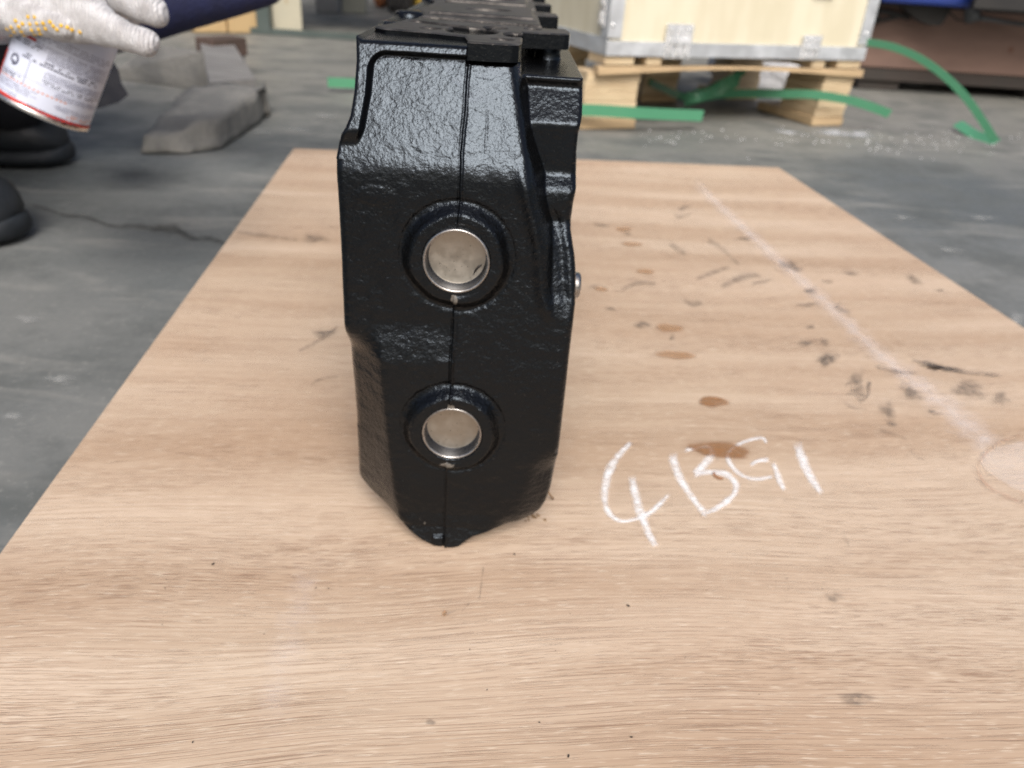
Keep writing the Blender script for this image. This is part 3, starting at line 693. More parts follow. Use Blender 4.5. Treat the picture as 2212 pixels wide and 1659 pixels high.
for x0 in (.006, CW-.012):
    for zz in (.05, .12, .2, .3):
        lathe('rivet', [(.004, 0), (.0035, .0012), (.0015, .002), (.0001, .0021)], M_GALV2, crate, 12, basis((x0, -.0027, zz), (0, -1, 0)))
def clip(u, z0, w_, h_, side=False):
    bm = bmesh.new()
    if not side:
        bm_box(bm, (u, -.006, z0), (u+w_, -.002, z0+h_), .0012)
        for k in range(3): bm_box(bm, (u+w_*(.12+.3*k), -.010, z0+h_*.1), (u+w_*(.30+.3*k), -.006, z0+h_*.9), .0012)
        bm_box(bm, (u+w_*.1, -.012, z0+h_*.42), (u+w_*.9, -.010, z0+h_*.58), .0006)
    else:
        bm_box(bm, (-.006, u, z0), (-.0028, u+w_, z0+h_), .0012)
        for k in range(2): bm_box(bm, (-.010, u+w_*.2, z0+h_*(.1+.5*k)), (-.006, u+w_*.8, z0+h_*(.4+.5*k)), .0012)
    return frombm('clasp', bm, M_GALV2, crate)
clip(.118, -.004, .058, .060); clip(.436, -.002, .046, .046); clip(.44, .115, .05, .03); clip(.014, .045, .020, .06, True)
pal = empty('wooden_pallet', (CO.x, CO.y, FZ), CA); tag(pal, 'wooden pallet of pine and chipboard blocks under the cream plywood crate', 'pallet')
g = -FZ                                         # local z of the sheet's top plane
for u0, u1 in ((.0, .062), (.088, .122), (.478, .512), (.545, .606)):
    for v0 in (.004, .18, .34): box('spacer_block', (u0, v0, .106+g), (u1, v0+.07, .1222+g), M_PINE2, pal, .0012)
bm = bmesh.new()
n = 14
for k in range(n):                              # bowed stringer boards
    a, b_ = k/n*.606, (k+1)/n*.606
    for s_ in (0,): pass
def bowed(name, v0, v1):
    v = []; f = []
    for k in range(n+1):
        u = k/n*.63-.012; z_ = .012*math.sin(math.pi*k/n)**1.2
        for vv, zz in ((v0, .0885), (v1, .0885), (v1, .1045-.001), (v0, .1045-.001)): v.append((u, vv, g+zz+(z_ if zz < .1 else z_*.18)))
    for k in range(n):
        for j in range(4): f.append((k*4+j, k*4+(j+1) % 4, k*4+4+(j+1) % 4, k*4+4+j))
    f += [(3, 2, 1, 0), tuple(n*4+j for j in range(4))]
    return pydata(name, v, f, M_PINE, pal)
bowed('stringer', .002, .022); bowed('stringer', .20, .22); bowed('stringer', .36, .38)
def foot(u0, v0, wu, wv, lean=0.):
    o = None
    for k in range(5):
        z0 = .018+k*.0172; dx = random.uniform(-.002, .002)+lean*k
        box('foot_block', (u0+dx, v0+random.uniform(-.001, .001), z0), (u0+wu+dx, v0+wv, z0+.0168), M_PINE2, pal, .001)
    box('runner', (u0-.004, v0-.003, .0005), (u0+wu+.002, v0+wv*1.6, .0172), M_PINE, pal, .001)
foot(-.028, .018, .115, .07); foot(.525, .014, .078, .12, .0016); foot(.02, .33, .10, .08); foot(.265, .30, .09, .08); foot(.52, .33, .09, .08)

M_STRAP, nt, b = mat('green_strap', (.075, .255, .145), .2, **{'Subsurface Weight': .0})
b.inputs['Transmission Weight'].default_value = .0
bump(nt, b, nd(nt, 'ShaderNodeTexWave', {'Vector': ocoord(nt), 'Scale': 120.}).outputs[0], .0003, .4)
Sx = np.array((.757, 1.424, .158)); Ex = onz(2150, 305, FZ+.012); pn = np.cross(Ex-Sx, (0, 0, 1.)); pn /= np.linalg.norm(pn)
arc = [Sx]+[onp(a, b_, Sx, pn) for a, b_ in ((1930, 102), (1990, 128), (2045, 168), (2090, 215), (2125, 265))]+[Ex]
wd = []
for i in range(len(arc)):
    t_ = arc[min(i+1, len(arc)-1)]-arc[max(i-1, 0)]; v_ = np.cross(t_, pn); v_ /= np.linalg.norm(v_); wd.append(v_*(1 if v_[2] > 0 else -1)+np.array((.18, -.45, 0)))
s1 = strap('plastic_strap', arc, wd, .0150, M_STRAP)
tag(s1, 'green plastic strap arching from the crate corner down to the floor', 'strap', 'green packing straps')
e0 = onz(2152, 308, FZ+.004); e1 = onz(2105, 290, FZ+.006); e2 = onz(2068, 266, FZ+.016)
strap('strap_end', [e0, e1, e2], [np.array((.2, 1, .35))]*3, .022, M_STRAP, s1)
def low(name, pts, lab, width=.02, tilt=(0, 0, 1)):
    o = strap(name, pts, [np.array(tilt, float)]*len(pts), width, M_STRAP); tag(o, lab, 'strap', 'green packing straps'); return o
Yf = 1.205
low('plastic_strap', [ony(1236, 236, 1.19), ony(1300, 239, 1.195), ony(1360, 243, 1.2), ony(1440, 247, 1.24), ony(1518, 250, 1.28)], 'green strap running across the left foot of the pallet', .021)
low('plastic_strap', [onz(1560, 180, .05), onz(1500, 212, .03), onz(1430, 190, .03), onz(1375, 160, .04)], 'crumpled green strap lying deep under the middle of the pallet', .016, (.1, .5, 1))
low('plastic_strap', [ony(1478, 224, 1.52), ony(1560, 204, 1.50), ony(1700, 203, 1.40), ony(1762, 205, 1.375), ony(1832, 216, 1.392), ony(1880, 230, 1.40), ony(1922, 246, 1.41)], 'green strap passing over the right foot of the pallet, loose end at the right', .018, (0, -.25, 1))
low('plastic_strap', [onz(708, 178, FZ+.02), onz(760, 180, FZ+.02), onz(840, 184, FZ+.02), onz(960, 192, FZ+.02)], 'short green strap on the floor left of the black casting', .020, (0, .12, 1))
low('plastic_strap', [onz(1480, 215, .02), onz(1540, 196, .035), onz(1590, 172, .06), onz(1600, 150, .08)], 'green strap end standing up under the middle of the crate', .03, (.6, .3, 1))

# white sacks behind the pallet, white powder and sparkling grains on the floor
M_SACK = mottled('white_film', (.62, .63, .66), (.75, .76, .80), 12., .4, bumpd=.004)
def lump(name, c, r, lab, cat, m, seed, group=None, flat=.25):
    bm = bmesh.new(); bmesh.ops.create_icosphere(bm, subdivisions=4, radius=1.)
    for v in bm.verts:
        p = v.co.copy(); k = 1+.35*(math.sin(3*p.x+seed)*math.sin(4*p.y+seed*2)+.5*math.sin(7*p.z+5*p.x+seed)*.5)*.35
        q = Vector([math.copysign(abs(p[i])**.6, p[i]) for i in range(3)])*k
        v.co = Vector((c[0]+q.x*r[0], c[1]+q.y*r[1], max(FZ+.0008, c[2]+q.z*r[2])))
    o = frombm(name, bm, m, None, True); tag(o, lab, cat, group); return o
lump('white_sack', (.70, 1.98, .06), (.12, .07, .075), 'white plastic sack seen under the right half of the pallet', 'sack', M_SACK, 1.)
lump('white_sack', (.40, 1.98, .06), (.085, .06, .075), 'white plastic sack seen under the left half of the pallet', 'sack', M_SACK, 2.)
M_POW = decal('white_powder', (.75, .78, .84), 'disc', .7, (60, 60), .9, (.3, .6), .6, .7)
M_SCUF = decal('pale_floor_scuff', (.45, .46, .45), 'disc', .5, (30, 60), .9, (.3, .6), .6, .8)
M_CRK = decal('crack_shade', (.035, .034, .028), 'ribbon', .75, (60, 60), .9, (.3, .6), .6, .8, .8)  # flat dark ribbon colour stands in for the shaded groove of the crack
for x, y, rx, ry in ((1810, 288, 95, 13), (1860, 290, 50, 14), (1700, 285, 60, 6)): disc_decal('white_powder', x, y, rx, ry, 6, M_POW, FLOOR, FZ+.0012, wob=.15)
for x, y, rx, ry in ((2195, 690, 40, 40), (150, 437, 12, 7), (180, 460, 10, 5), (60, 690, 60, 20), (400, 300, 30, 8), (250, 180, 80, 8), (1950, 470, 50, 10), (2050, 540, 60, 12), (2120, 470, 70, 12), (130, 820, 70, 25), (560, 285, 60, 8), (640, 280, 80, 8), (700, 250, 60, 9), (30, 900, 50, 20)):
    disc_decal('floor_scuff', x, y, rx, ry, 4, M_SCUF, FLOOR, FZ+.0010, wob=.15)
ribbon_decal('floor_crack', [(55, 438, 8), (95, 449, 14), (140, 464, 12), (185, 468, 18), (240, 487, 16), (285, 486, 26), (330, 492, 34), (372, 492, 46), (402, 506, 34), (420, 515, 22), (455, 514, 24), (500, 532, 14)], M_CRK, FLOOR, FZ+.0014)
M_GRAIN, _, _ = mat('white_grain', (.85, .87, .9), .15)
bm = bmesh.new()
for k in range(170):
    u = random.random()
    if k < 120: x, y = random.gauss(1960, 120), random.gauss(306, 16)
    else: x, y = random.uniform(1380, 1760), random.gauss(297, 9)
    if x > 2212 or y < 270: continue
    s = random.uniform(.0005, .0016)
    bmesh.ops.create_icosphere(bm, subdivisions=1, radius=s, matrix=Matrix.Translation(Vector(onz(x, y, FZ+s*.8))))
tag(frombm('white_grains', bm, M_GRAIN), 'small white grains scattered on the concrete in front of the pallet', kind='stuff')

# ------------------------------------------------------------------ pink crate and blue truck at the right
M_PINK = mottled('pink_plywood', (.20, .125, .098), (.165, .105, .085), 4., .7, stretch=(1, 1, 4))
M_KNOT, _, _ = mat('knot', (.16, .08, .055), .7)
M_DARKW = mottled('dark_skid', (.035, .03, .026), (.05, .04, .035), 9., .8)
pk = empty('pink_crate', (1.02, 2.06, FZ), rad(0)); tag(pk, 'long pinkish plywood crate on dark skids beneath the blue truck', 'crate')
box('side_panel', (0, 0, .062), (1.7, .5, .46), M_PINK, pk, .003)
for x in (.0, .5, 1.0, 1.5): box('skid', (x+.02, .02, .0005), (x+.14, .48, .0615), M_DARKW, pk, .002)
box('long_skid', (0.0, .006, .028), (1.7, .019, .0615), M_DARKW, pk)
for x, z in ((.26, .22), (.60, .12), (.72, .16), (.66, .27), (.56, .30), (.68, .33), (.42, .13)):
    lathe('knot', [(.0001, .0009), (.006, .0008), (.009, -.001)], M_KNOT, pk, 14, basis((x, -.0005, z), (0, -1, 0)))
M_BLUE = mottled('blue_truck_paint', (.012, .035, .20), (.01, .028, .15), 5., .45)
M_CHAS = mottled('black_chassis', (.010, .010, .011), (.018, .017, .016), 14., .6)
M_RUB, _, _ = mat('tyre_rubber', (.018, .018, .019), .75)
M_GREYM = mottled('grey_steel', (.10, .11, .12), (.07, .075, .08), 20., .5, .4)
tz = lambda px, py, y: ony(px, py, y)
tr = empty('blue_truck', (1.9, 2.0, FZ)); tag(tr, 'blue truck whose dark underside shows at the upper right edge', 'truck')
bpy.context.view_layer.update()
def tpart(name, fn, m, smooth=False):
    bm = bmesh.new(); fn(bm); o = frombm(name, bm, m, None, smooth); place(o, tr); return o
a = tz(1885, 9, 1.95); b_ = tz(2140, 22, 1.95)
zb = (a[2]+tz(2000, 13, 1.95)[2])/2
tpart('load_bed', lambda bm: bm_box(bm, (.98, 1.93, zb+.004), (2.9, 2.75, zb+.32), .01), M_BLUE)
tpart('chassis_rail', lambda bm: bm_box(bm, (.97, 1.965, zb-.003), (2.9, 2.03, zb+.003), .003), M_CHAS)
tpart('chassis_rail', lambda bm: bm_box(bm, (.97, 2.55, zb-.0), (2.9, 2.63, zb+.003), .003), M_CHAS)
tpart('side_guard', lambda bm: bm_box(bm, (tz(2100, 5, 1.885)[0], 1.872, zb+.004), (2.9, 1.897, zb+.09), .004), M_CHAS)
g0 = tz(1985, 12, 2.06); g1 = tz(2005, 52, 2.06)
def diff(bm):
    pr = [(1952, 22), (1972, 40), (1985, 46), (2003, 53), (2022, 55), (2028, 52), (2035, 40), (2044, 22), (2056, 8), (1940, 8)]
    vs = []
    for yy in (1.99, 2.03): vs.append([bm.verts.new(Vector(tz(x, y, 2.01)) + Vector((0, yy-2.01, 0))) for x, y in pr])
    bm.faces.new(vs[0]); bm.faces.new(list(reversed(vs[1])))
    for i in range(len(pr)):
        j = (i+1) % len(pr); bm.faces.new((vs[0][j], vs[0][i], vs[1][i], vs[1][j]))
    bmesh.ops.bevel(bm, geom=list(bm.edges), offset=.002, segments=2, affect='EDGES')
tpart('axle_bracket', diff, M_CHAS)
def rods(name, pts, r, m, n=8):
    o = tube(name, pts, r, m, None, n); place(o, tr); return o
rods('tie_rod', [tz(1862, 18, 2.02), tz(1915, 25, 2.02), tz(1965, 38, 2.02)], .0075, M_CHAS)
rods('tie_rod', [tz(1862, 50, 2.02), tz(1915, 42, 2.02), tz(1965, 30, 2.02)], .0055, M_CHAS)
rods('tie_rod', [tz(1890, 12, 2.015), tz(1897, 50, 2.015)], .008, M_CHAS)
kp = [tz(2098, 0, 1.96), tz(2098, 14, 1.96), tz(2100, 30, 1.96), tz(2100, 46, 1.96)]
rods('suspension_post', kp, [.013, .016, .020, .0185], M_GREYM, 14)
rods('hose', [tz(2048, 10, 1.98), tz(2054, 30, 1.98), tz(2068, 44, 1.98), tz(2085, 43, 1.97), tz(2092, 34, 1.97)], .0022, M_CHAS)
rods('brake_rod', [tz(2110, 38, 1.97), tz(2140, 42, 1.97), tz(2230, 56, 1.97)], [.008, .0055, .0055], M_GREYM)
for x in (2.2, 2.75):
    o = lathe('wheel', [(.06, -.05), (.13, -.055), (.17, -.05), (.18, -.03), (.18, .03), (.17, .05), (.13, .055), (.06, .05)], M_RUB, None, 40, basis((x+.15, 1.99, FZ+.181), (0, 1, 0))); place(o, tr)
    o2 = lathe('rim', [(.0001, -.02), (.05, -.022), (.10, -.035), (.125, -.052), (.129, -.052)], M_GREYM, None, 40, basis((x+.15, 1.99, FZ+.181), (0, 1, 0))); place(o2, tr)

# ------------------------------------------------------------------ concrete block with a plank, far boxes
M_BLOCK = mottled('rough_concrete', (.20, .195, .18), (.13, .13, .125), 14., .85, bumpd=.004)
M_PLANK = mottled('grey_plank', (.24, .235, .225), (.18, .175, .17), 10., .7, bumpd=.001, stretch=(1, 6, 1))
M_RUST = mottled('rusty_plate', (.11, .07, .055), (.07, .05, .04), 18., .8)
hts = [.020, .030, .044, .05, .052, .052, .05, .048, .034]
pt = [onz(x, y, FZ)[:2] for x, y in ((305, 332), (400, 332), (478, 322), (560, 268), (585, 236))]+[onz(x, y, FZ+h)[:2] for x, y, h in ((578, 186, .052), (470, 177, .05), (395, 192, .048), (338, 255, .034))]
bm = bmesh.new()
lo_ = [bm.verts.new((p[0], p[1], FZ+.0006)) for p in pt]; cx = np.mean([p[0] for p in pt]); cy = np.mean([p[1] for p in pt])
hi_ = [bm.verts.new((p[0]*.93+cx*.07, p[1]*.93+cy*.07, FZ+h)) for p, h in zip(pt, hts)]
for i in range(len(pt)):
    j = (i+1) % len(pt); bm.faces.new((lo_[i], lo_[j], hi_[j], hi_[i]))
bm.faces.new(hi_); bm.faces.new(list(reversed(lo_)))
bmesh.ops.triangulate(bm, faces=[f for f in bm.faces if len(f.verts) > 4])
bmesh.ops.subdivide_edges(bm, edges=list(bm.edges), cuts=4, use_grid_fill=True)
for v in bm.verts:
    if v.co.z > FZ+.003:
        v.co += Vector((math.sin(v.co.x*90+v.co.z*50), math.sin(v.co.y*80+1), math.sin(v.co.x*60+v.co.y*75)))*.0022+Vector((math.sin(v.co.y*210), math.sin(v.co.x*190+v.co.z*200), math.sin(v.co.x*170-v.co.y*220)))*.0016
tag(frombm('concrete_block', bm, M_BLOCK, None, True), 'rough low grey concrete block on the floor left of the plywood sheet', 'concrete block')
plank = empty('grey_plank', tuple(onz(500, 175, FZ))); tag(plank, 'grey plank sloping up behind the concrete block with a rusty end plate', 'plank')
bpy.context.view_layer.update()
A0, A1 = onz(452, 178, .036), onz(552, 170, .036); B1, B0 = ony(500, 88, A1[1]+.42), ony(432, 92, A0[1]+.42)
bm = bmesh.new(); top = [bm.verts.new(Vector(p)) for p in (A0, A1, B1, B0)]; bot = [bm.verts.new(Vector(p)-Vector((0, 0, .02))) for p in (A0, A1, B1, B0)]
bm.faces.new(top); bm.faces.new(list(reversed(bot)))
for i in range(4): bm.faces.new((top[(i+1) % 4], top[i], bot[i], bot[(i+1) % 4]))
o = frombm('board', bm, M_PLANK); place(o, plank)
bm = bmesh.new(); Tm = basis((B0+B1)/2, (B1-B0), (0, 0, 1)); L_ = np.linalg.norm(B1-B0)
bm_box(bm, (-.028, -.012, -L_*.55), (.012, .05, L_*.55), .003, Tm); o = frombm('end_plate', bm, M_RUST); place(o, plank)
for p in (B0, B1):
    pz_ = (p[2]-.03-FZ); o = box('strut', (p[0]-.016, p[1]-.0, FZ+.0006), (p[0]+.016, p[1]+.035, p[2]-.024), M_BLOCK); place(o, plank)
cb = empty('steel_base', tuple(onz(390, 140, FZ))); tag(cb, 'grey slanted steel base plate on the floor left of the plank', 'base plate')
bpy.context.view_layer.update()
q = [onz(250, 150, FZ+.02), onz(425, 172, FZ+.02), onz(440, 112, FZ+.075), onz(330, 96, FZ+.075)]
bm = bmesh.new(); top = [bm.verts.new(Vector(p)) for p in q]; bot = [bm.verts.new(Vector((p[0], p[1], FZ+.0008))) for p in q]
bm.faces.new(top); bm.faces.new(list(reversed(bot)))
for i in range(4): bm.faces.new((top[(i+1) % 4], top[i], bot[i], bot[(i+1) % 4]))
o = frombm('plate', bm, M_BLOCK); place(o, cb)
M_CARD = mottled('cardboard', (.46, .33, .17), (.40, .28, .14), 5., .8)
M_PALEB = mottled('pale_box', (.50, .47, .36), (.44, .42, .33), 5., .8)
M_TAPE, _, _ = mat('packing_tape', (.42, .32, .18), .3)
M_GRN = mottled('rack_green', (.055, .075, .07), (.07, .09, .085), 8., .5)
def carton(x0, x1, yb, h, dp, m, lab, rz=0.02, cat='box'):
    p0, p1 = onz(x0, yb, FZ), onz(x1, yb, FZ); wdt = np.linalg.norm(p1-p0)
    o = empty('carton', tuple(p0), math.atan2(p1[1]-p0[1], p1[0]-p0[0])); tag(o, lab, cat)
    box('carton_body', (0, 0, .0015), (wdt, dp, h), m, o, .004)
    box('flap_seam', (wdt*.47, -.0012, h*.55), (wdt*.53, -.0002, h), M_TAPE, o)
    box('flap', (.004, .004, h+.0003), (wdt-.004, dp*.49, h+.004), m, o); box('flap', (.004, dp*.51, h+.0003), (wdt-.004, dp-.004, h+.004), m, o)
    return o
carton(420, 492, 72, .20, .22, M_CARD, 'brown carton behind the dark blue sleeve, left of the rack leg'); carton(497, 560, 73, .26, .22, M_CARD, 'tan carton standing right against the left rack leg')
carton(592, 655, 73, .17, .2, M_PALEB, 'small pale box standing on the floor right of the rack leg')
rk = empty('storage_rack', tuple(onz(575, 78, FZ))); tag(rk, 'low dark green storage rack behind the pale boxes', 'rack'); bpy.context.view_layer.update()
p = onz(574, 74, FZ)
for dx in (0, .62, -.9): o = box('rack_leg', (p[0]+dx-.022, p[1]-.02, FZ+.0005), (p[0]+dx+.022, p[1]+.02, 1.3), M_GRN, None, .002); place(o, rk)
o = box('bottom_rail', (p[0]-.95, p[1]-.015, FZ+.001), (p[0]+.70, p[1]+.0, FZ+.02), M_GRN); place(o, rk)
for zz in (.34, .8, 1.25): o = box('shelf', (p[0]-.95, p[1]+.021, zz), (p[0]+.70, p[1]+.5, zz+.02), M_GRN); place(o, rk)
M_ORG = mottled('orange_plastic', (.36, .13, .05), (.30, .11, .045), 5., .5); M_YEL = mottled('yellow_plastic', (.50, .34, .05), (.44, .30, .05), 5., .5)
M_BLK = mottled('dark_machine', (.03, .03, .032), (.04, .038, .036), 6., .6)
def crate_bin(x0, x1, yb, h, m, lab, name, cat):
    p0, p1 = onz(x0, yb, FZ), onz(x1, yb, FZ); wdt = abs(p1[0]-p0[0])
    o = empty(name, tuple(p0)); tag(o, lab, cat); bpy.context.view_layer.update()
    bm = bmesh.new(); bm_box(bm, (0, 0, .001), (wdt, .4, h), .02); q_ = frombm('bin_body', bm, m, o, True)
    box('bin_rim', (-.012, -.012, h-.03), (wdt+.012, .412, h+.004), m, o, .008); box('handle', (wdt*.35, -.03, h*.6), (wdt*.65, -.002, h*.66), M_BLK, o, .004)
    for k in range(3): box('rib', (wdt*(.2+.3*k)-.012, -.010, .03), (wdt*(.2+.3*k)+.012, -.0005, h*.55), m, o, .002)
    return o
crate_bin(808, 834, 16, .5, M_ORG, 'orange bin far behind the casting beside a dark cabinet', 'plastic_bin', 'bin')
crate_bin(837, 890, 28, .6, M_BLK, 'dark cabinet far behind between the orange and yellow bins', 'dark_cabinet', 'cabinet')
crate_bin(894, 950, 26, .45, M_YEL, 'yellow bin far behind just left of the black casting', 'plastic_bin', 'bin')
p = onz(706, 30, FZ); box_ = box('grey_post', (p[0]-.05, p[1], FZ+.0005), (p[0]+.05, p[1]+.1, 2.6), M_POST, None, .006); tag(box_, 'slim grey steel post far behind left of the dark cabinet', 'post')
p0 = onz(730, 26, FZ); p1 = onz(800, 26, FZ); o = box('leaning_board', (p0[0], p0[1], FZ+.0005), (p1[0], p0[1]+.05, 1.6), mottled('grey_green_panel', (.24, .25, .22), (.2, .21, .19), 4., .6), None, .004); tag(o, 'grey green panel leaning by the steel post far behind', 'panel')

# ------------------------------------------------------------------ person crouching at the left with a spray can
M_SKIN, _, _ = mat('skin', (.50, .32, .23), .5, **{'Subsurface Weight': .1})
M_NAVY = mottled('navy_cloth', (.008, .011, .045), (.012, .016, .062), 40., .85, bumpd=.0015)
M_TROU = mottled('dark_trousers', (.004, .0045, .009), (.006, .007, .012), 40., .9, bumpd=.0015)
M_SHOE = mottled('dark_shoe', (.006, .008, .011), (.010, .013, .017), 30., .6, bumpd=.0008)
M_SOLE = mottled('shoe_sole', (.012, .016, .021), (.009, .012, .016), 20., .7)
M_HAIR, _, _ = mat('hair', (.01, .009, .008), .5)
def knit():
    m, nt, b = mat('knit_cotton', (.62, .62, .64), .95, **{'Sheen Weight': .3})
    v = ocoord(nt); n = noise(nt, v, 90, 4, .6)
    nt.links.new(mix(nt, ramp(nt, n, .35, .7), (.40, .39, .40), (.60, .60, .62)), b.inputs['Base Color'])
    wv = nd(nt, 'ShaderNodeTexWave', {'Vector': ocoord(nt, (.35, .5, 1)), 'Scale': 330., 'Distortion': 2.5, 'Detail': 2.}).outputs[1]
    bump(nt, b, math_(nt, 'ADD', wv, math_(nt, 'MULTIPLY', noise(nt, v, 700, 3), 1.2)), .0011, .9); return m
M_KNIT = knit()
M_DOT, _, _ = mat('yellow_grip', (.70, .42, .02), .45)
person = empty('person', (-.75, .55, FZ)); tag(person, 'crouching person in navy workwear whose white gloved hand grips a spray can', 'person')
bpy.context.view_layer.update()
A = lambda *q: np.array(q, float)
sh_r, sh_l = A(-.66, .36, .76), A(-.66, .74, .76)
wr_r = dep(-70, 10, .62); el_r = A(-.70, .26, .46)
el_l = dep(70, 85, 1.02); wr_l = dep(625, -52, .92)
hip_r, hip_l = A(-.86, .46, .26), A(-.86, .66, .26); kn_r, kn_l = A(-.52, .40, .50), A(-.56, .70, .50); an_r, an_l = A(-.70, .405, .085), dep(-40, 280, 1.03)
body_n = [(A(-.87, .56, .28), (.12, .14)), (A(-.82, .56, .50), (.11, .14)), (A(-.72, .55, .74), (.10, .15)), (A(-.67, .55, .86), .055), (A(-.63, .55, .96), (.085, .078)), (A(-.62, .55, 1.06), (.088, .078)),
          (sh_r, .055), (el_r, .042), (wr_r, .028), (sh_l, .055), (el_l, .038), (wr_l, .024), (hip_r, .085), (kn_r, .058), (an_r, .036), (hip_l, .085), (kn_l, .058), (an_l, .026), (dep(640, -90, .91), .022), (A(-.58, .405, .030), .022), (A(-.68, .695, .030), .022)]
body_e = [(0, 1), (1, 2), (2, 3), (3, 4), (4, 5), (2, 6), (6, 7), (7, 8), (2, 9), (9, 10), (10, 11), (11, 18), (0, 12), (12, 13), (13, 14), (0, 15), (15, 16), (16, 17), (14, 19), (17, 20)]
bd = skin('body', body_n, body_e, M_SKIN, None, 2); place(bd, person)
# face: nose, ears, eyes, mouth and hair
fx = A(-.535, .55, 1.0)
def bit(name, c, r, m):
    bm = bmesh.new(); bmesh.ops.create_icosphere(bm, subdivisions=3, radius=1., matrix=Matrix.Translation(Vector(c)) @ Matrix.Diagonal((r[0], r[1], r[2], 1))); o = frombm(name, bm, m, None, True); place(o, person); return o
bit('nose', fx+A(.0, 0, -.005), (.022, .014, .022), M_SKIN)
for s in (-1, 1):
    bit('eye', fx+A(-.012, s*.032, .022), (.012, .013, .009), M_HAIR); bit('ear', A(-.635, .55+s*.082, .995), (.018, .010, .03), M_SKIN)
bit('mouth', fx+A(-.008, 0, -.042), (.010, .024, .006), mat('lips', (.35, .15, .12), .5)[0]); bit('hair', A(-.655, .55, 1.055), (.095, .09, .085), M_HAIR)
jk = skin('jacket', [(A(-.87, .56, .30), (.14, .16)), (A(-.82, .56, .52), (.13, .165)), (A(-.72, .55, .74), (.12, .17)), (A(-.675, .55, .84), .075), (sh_r, .075), (el_r, .06), (dep(-100, -30, .612), .036), (sh_l, .075), (el_l, .052), (dep(370, 8, .95), .037), (dep(500, -20, .93), .031), (dep(610, -47, .92), .026)],
          [(0, 1), (1, 2), (2, 3), (2, 4), (4, 5), (5, 6), (2, 7), (7, 8), (8, 9), (9, 10), (10, 11)], M_NAVY, None, 2); place(jk, person)
ts = skin('trousers', [(A(-.87, .56, .28), (.14, .155)), (hip_r, .10), (kn_r, .075), (A(-.60, .402, .30), .068), (A(-.665, .405, .075), .055), (hip_l, .10), (kn_l, .075), (dep(8, 40, .97), .075), (dep(4, 170, .99), .072), (dep(-16, 270, 1.03), .055)],
          [(0, 1), (1, 2), (2, 3), (3, 4), (0, 5), (5, 6), (6, 7), (7, 8), (8, 9)], M_TROU, None, 2); place(ts, person)
def shoe(toe, heel, name='shoe'):
    toe = np.array(toe); heel = np.array(heel); d = toe-heel; L = np.linalg.norm(d); d /= L; sd_ = A(-d[1], d[0])
    def section(prof, zf):
        v = []
        for t_, w_, z0, z1 in prof:
            for k in range(14):
                a = math.pi*2*k/14; cx_ = math.copysign(abs(math.cos(a))**.7, math.cos(a))*w_; zz = (z0+z1)/2+math.copysign(abs(math.sin(a))**.7, math.sin(a))*(z1-z0)/2
                p_ = heel+d*t_*L+sd_*cx_; v.append((p_[0], p_[1], FZ+zz))
        f = [(i*14+k, i*14+(k+1) % 14, (i+1)*14+(k+1) % 14, (i+1)*14+k) for i in range(len(prof)-1) for k in range(14)]
        f += [tuple(reversed(range(14))), tuple((len(prof)-1)*14+k for k in range(14))]; return v, f
    up = [(.0, .018, .03, .085), (.04, .032, .02, .105), (.2, .038, .02, .115), (.42, .040, .02, .098), (.62, .047, .016, .082), (.8, .048, .016, .070), (.92, .041, .016, .059), (.98, .027, .017, .047), (1.005, .012, .02, .036)]
    v, f = section(up, 0); o = pydata(name, v, f, M_SHOE, None, True); place(o, person)
    so_ = [(-.02, .02, .0012, .026), (.03, .036, .0010, .028), (.3, .040, .0010, .028), (.6, .048, .0010, .025), (.82, .050, .0012, .025), (.95, .041, .002, .026), (1.0, .026, .004, .027), (1.02, .012, .007, .026)]
    v, f = section(so_, 0); o2 = pydata('sole', v, f, M_SOLE, None, True); o2.parent = o; o2.matrix_parent_inverse = o.matrix_world.inverted()
    for t_ in (.5, .58, .66):
        c_ = heel+d*t_*L; zt = np.interp(t_, [p_[0] for p_ in up], [p_[3] for p_ in up])
        q2 = tube('lace', [(*(c_+sd_*.024), FZ+zt-.008), (*(c_), FZ+zt+.003), (*(c_-sd_*.024), FZ+zt-.008)], .003, M_SOLE, None, 6); q2.parent = o; q2.matrix_parent_inverse = o.matrix_world.inverted()
    return o
toe_l = onz(152, 352, FZ)[:2]; toe_r = onz(42, 520, FZ)[:2]
bpy.context.view_layer.update()
shoe(toe_l, toe_l+A(-.275, -.03)); shoe(toe_r, toe_r+A(-.27, .03))
# dark flap of the jacket hanging behind the can
fp = [dep(x, y, .86) for x, y in ((150, 80), (235, 120), (256, 150), (262, 178), (278, 205), (255, 222), (214, 234), (150, 240))]
bm = bmesh.new(); fv = [bm.verts.new(Vector(p)) for p in fp]; bk = [bm.verts.new(Vector(p)+Vector((-.02, .03, 0))) for p in fp]
bm.faces.new(fv); bm.faces.new(list(reversed(bk)))
for i in range(len(fp)): bm.faces.new((fv[(i+1) % len(fp)], fv[i], bk[i], bk[(i+1) % len(fp)]))
o = frombm('jacket_flap', bm, M_TROU); place(o, person)
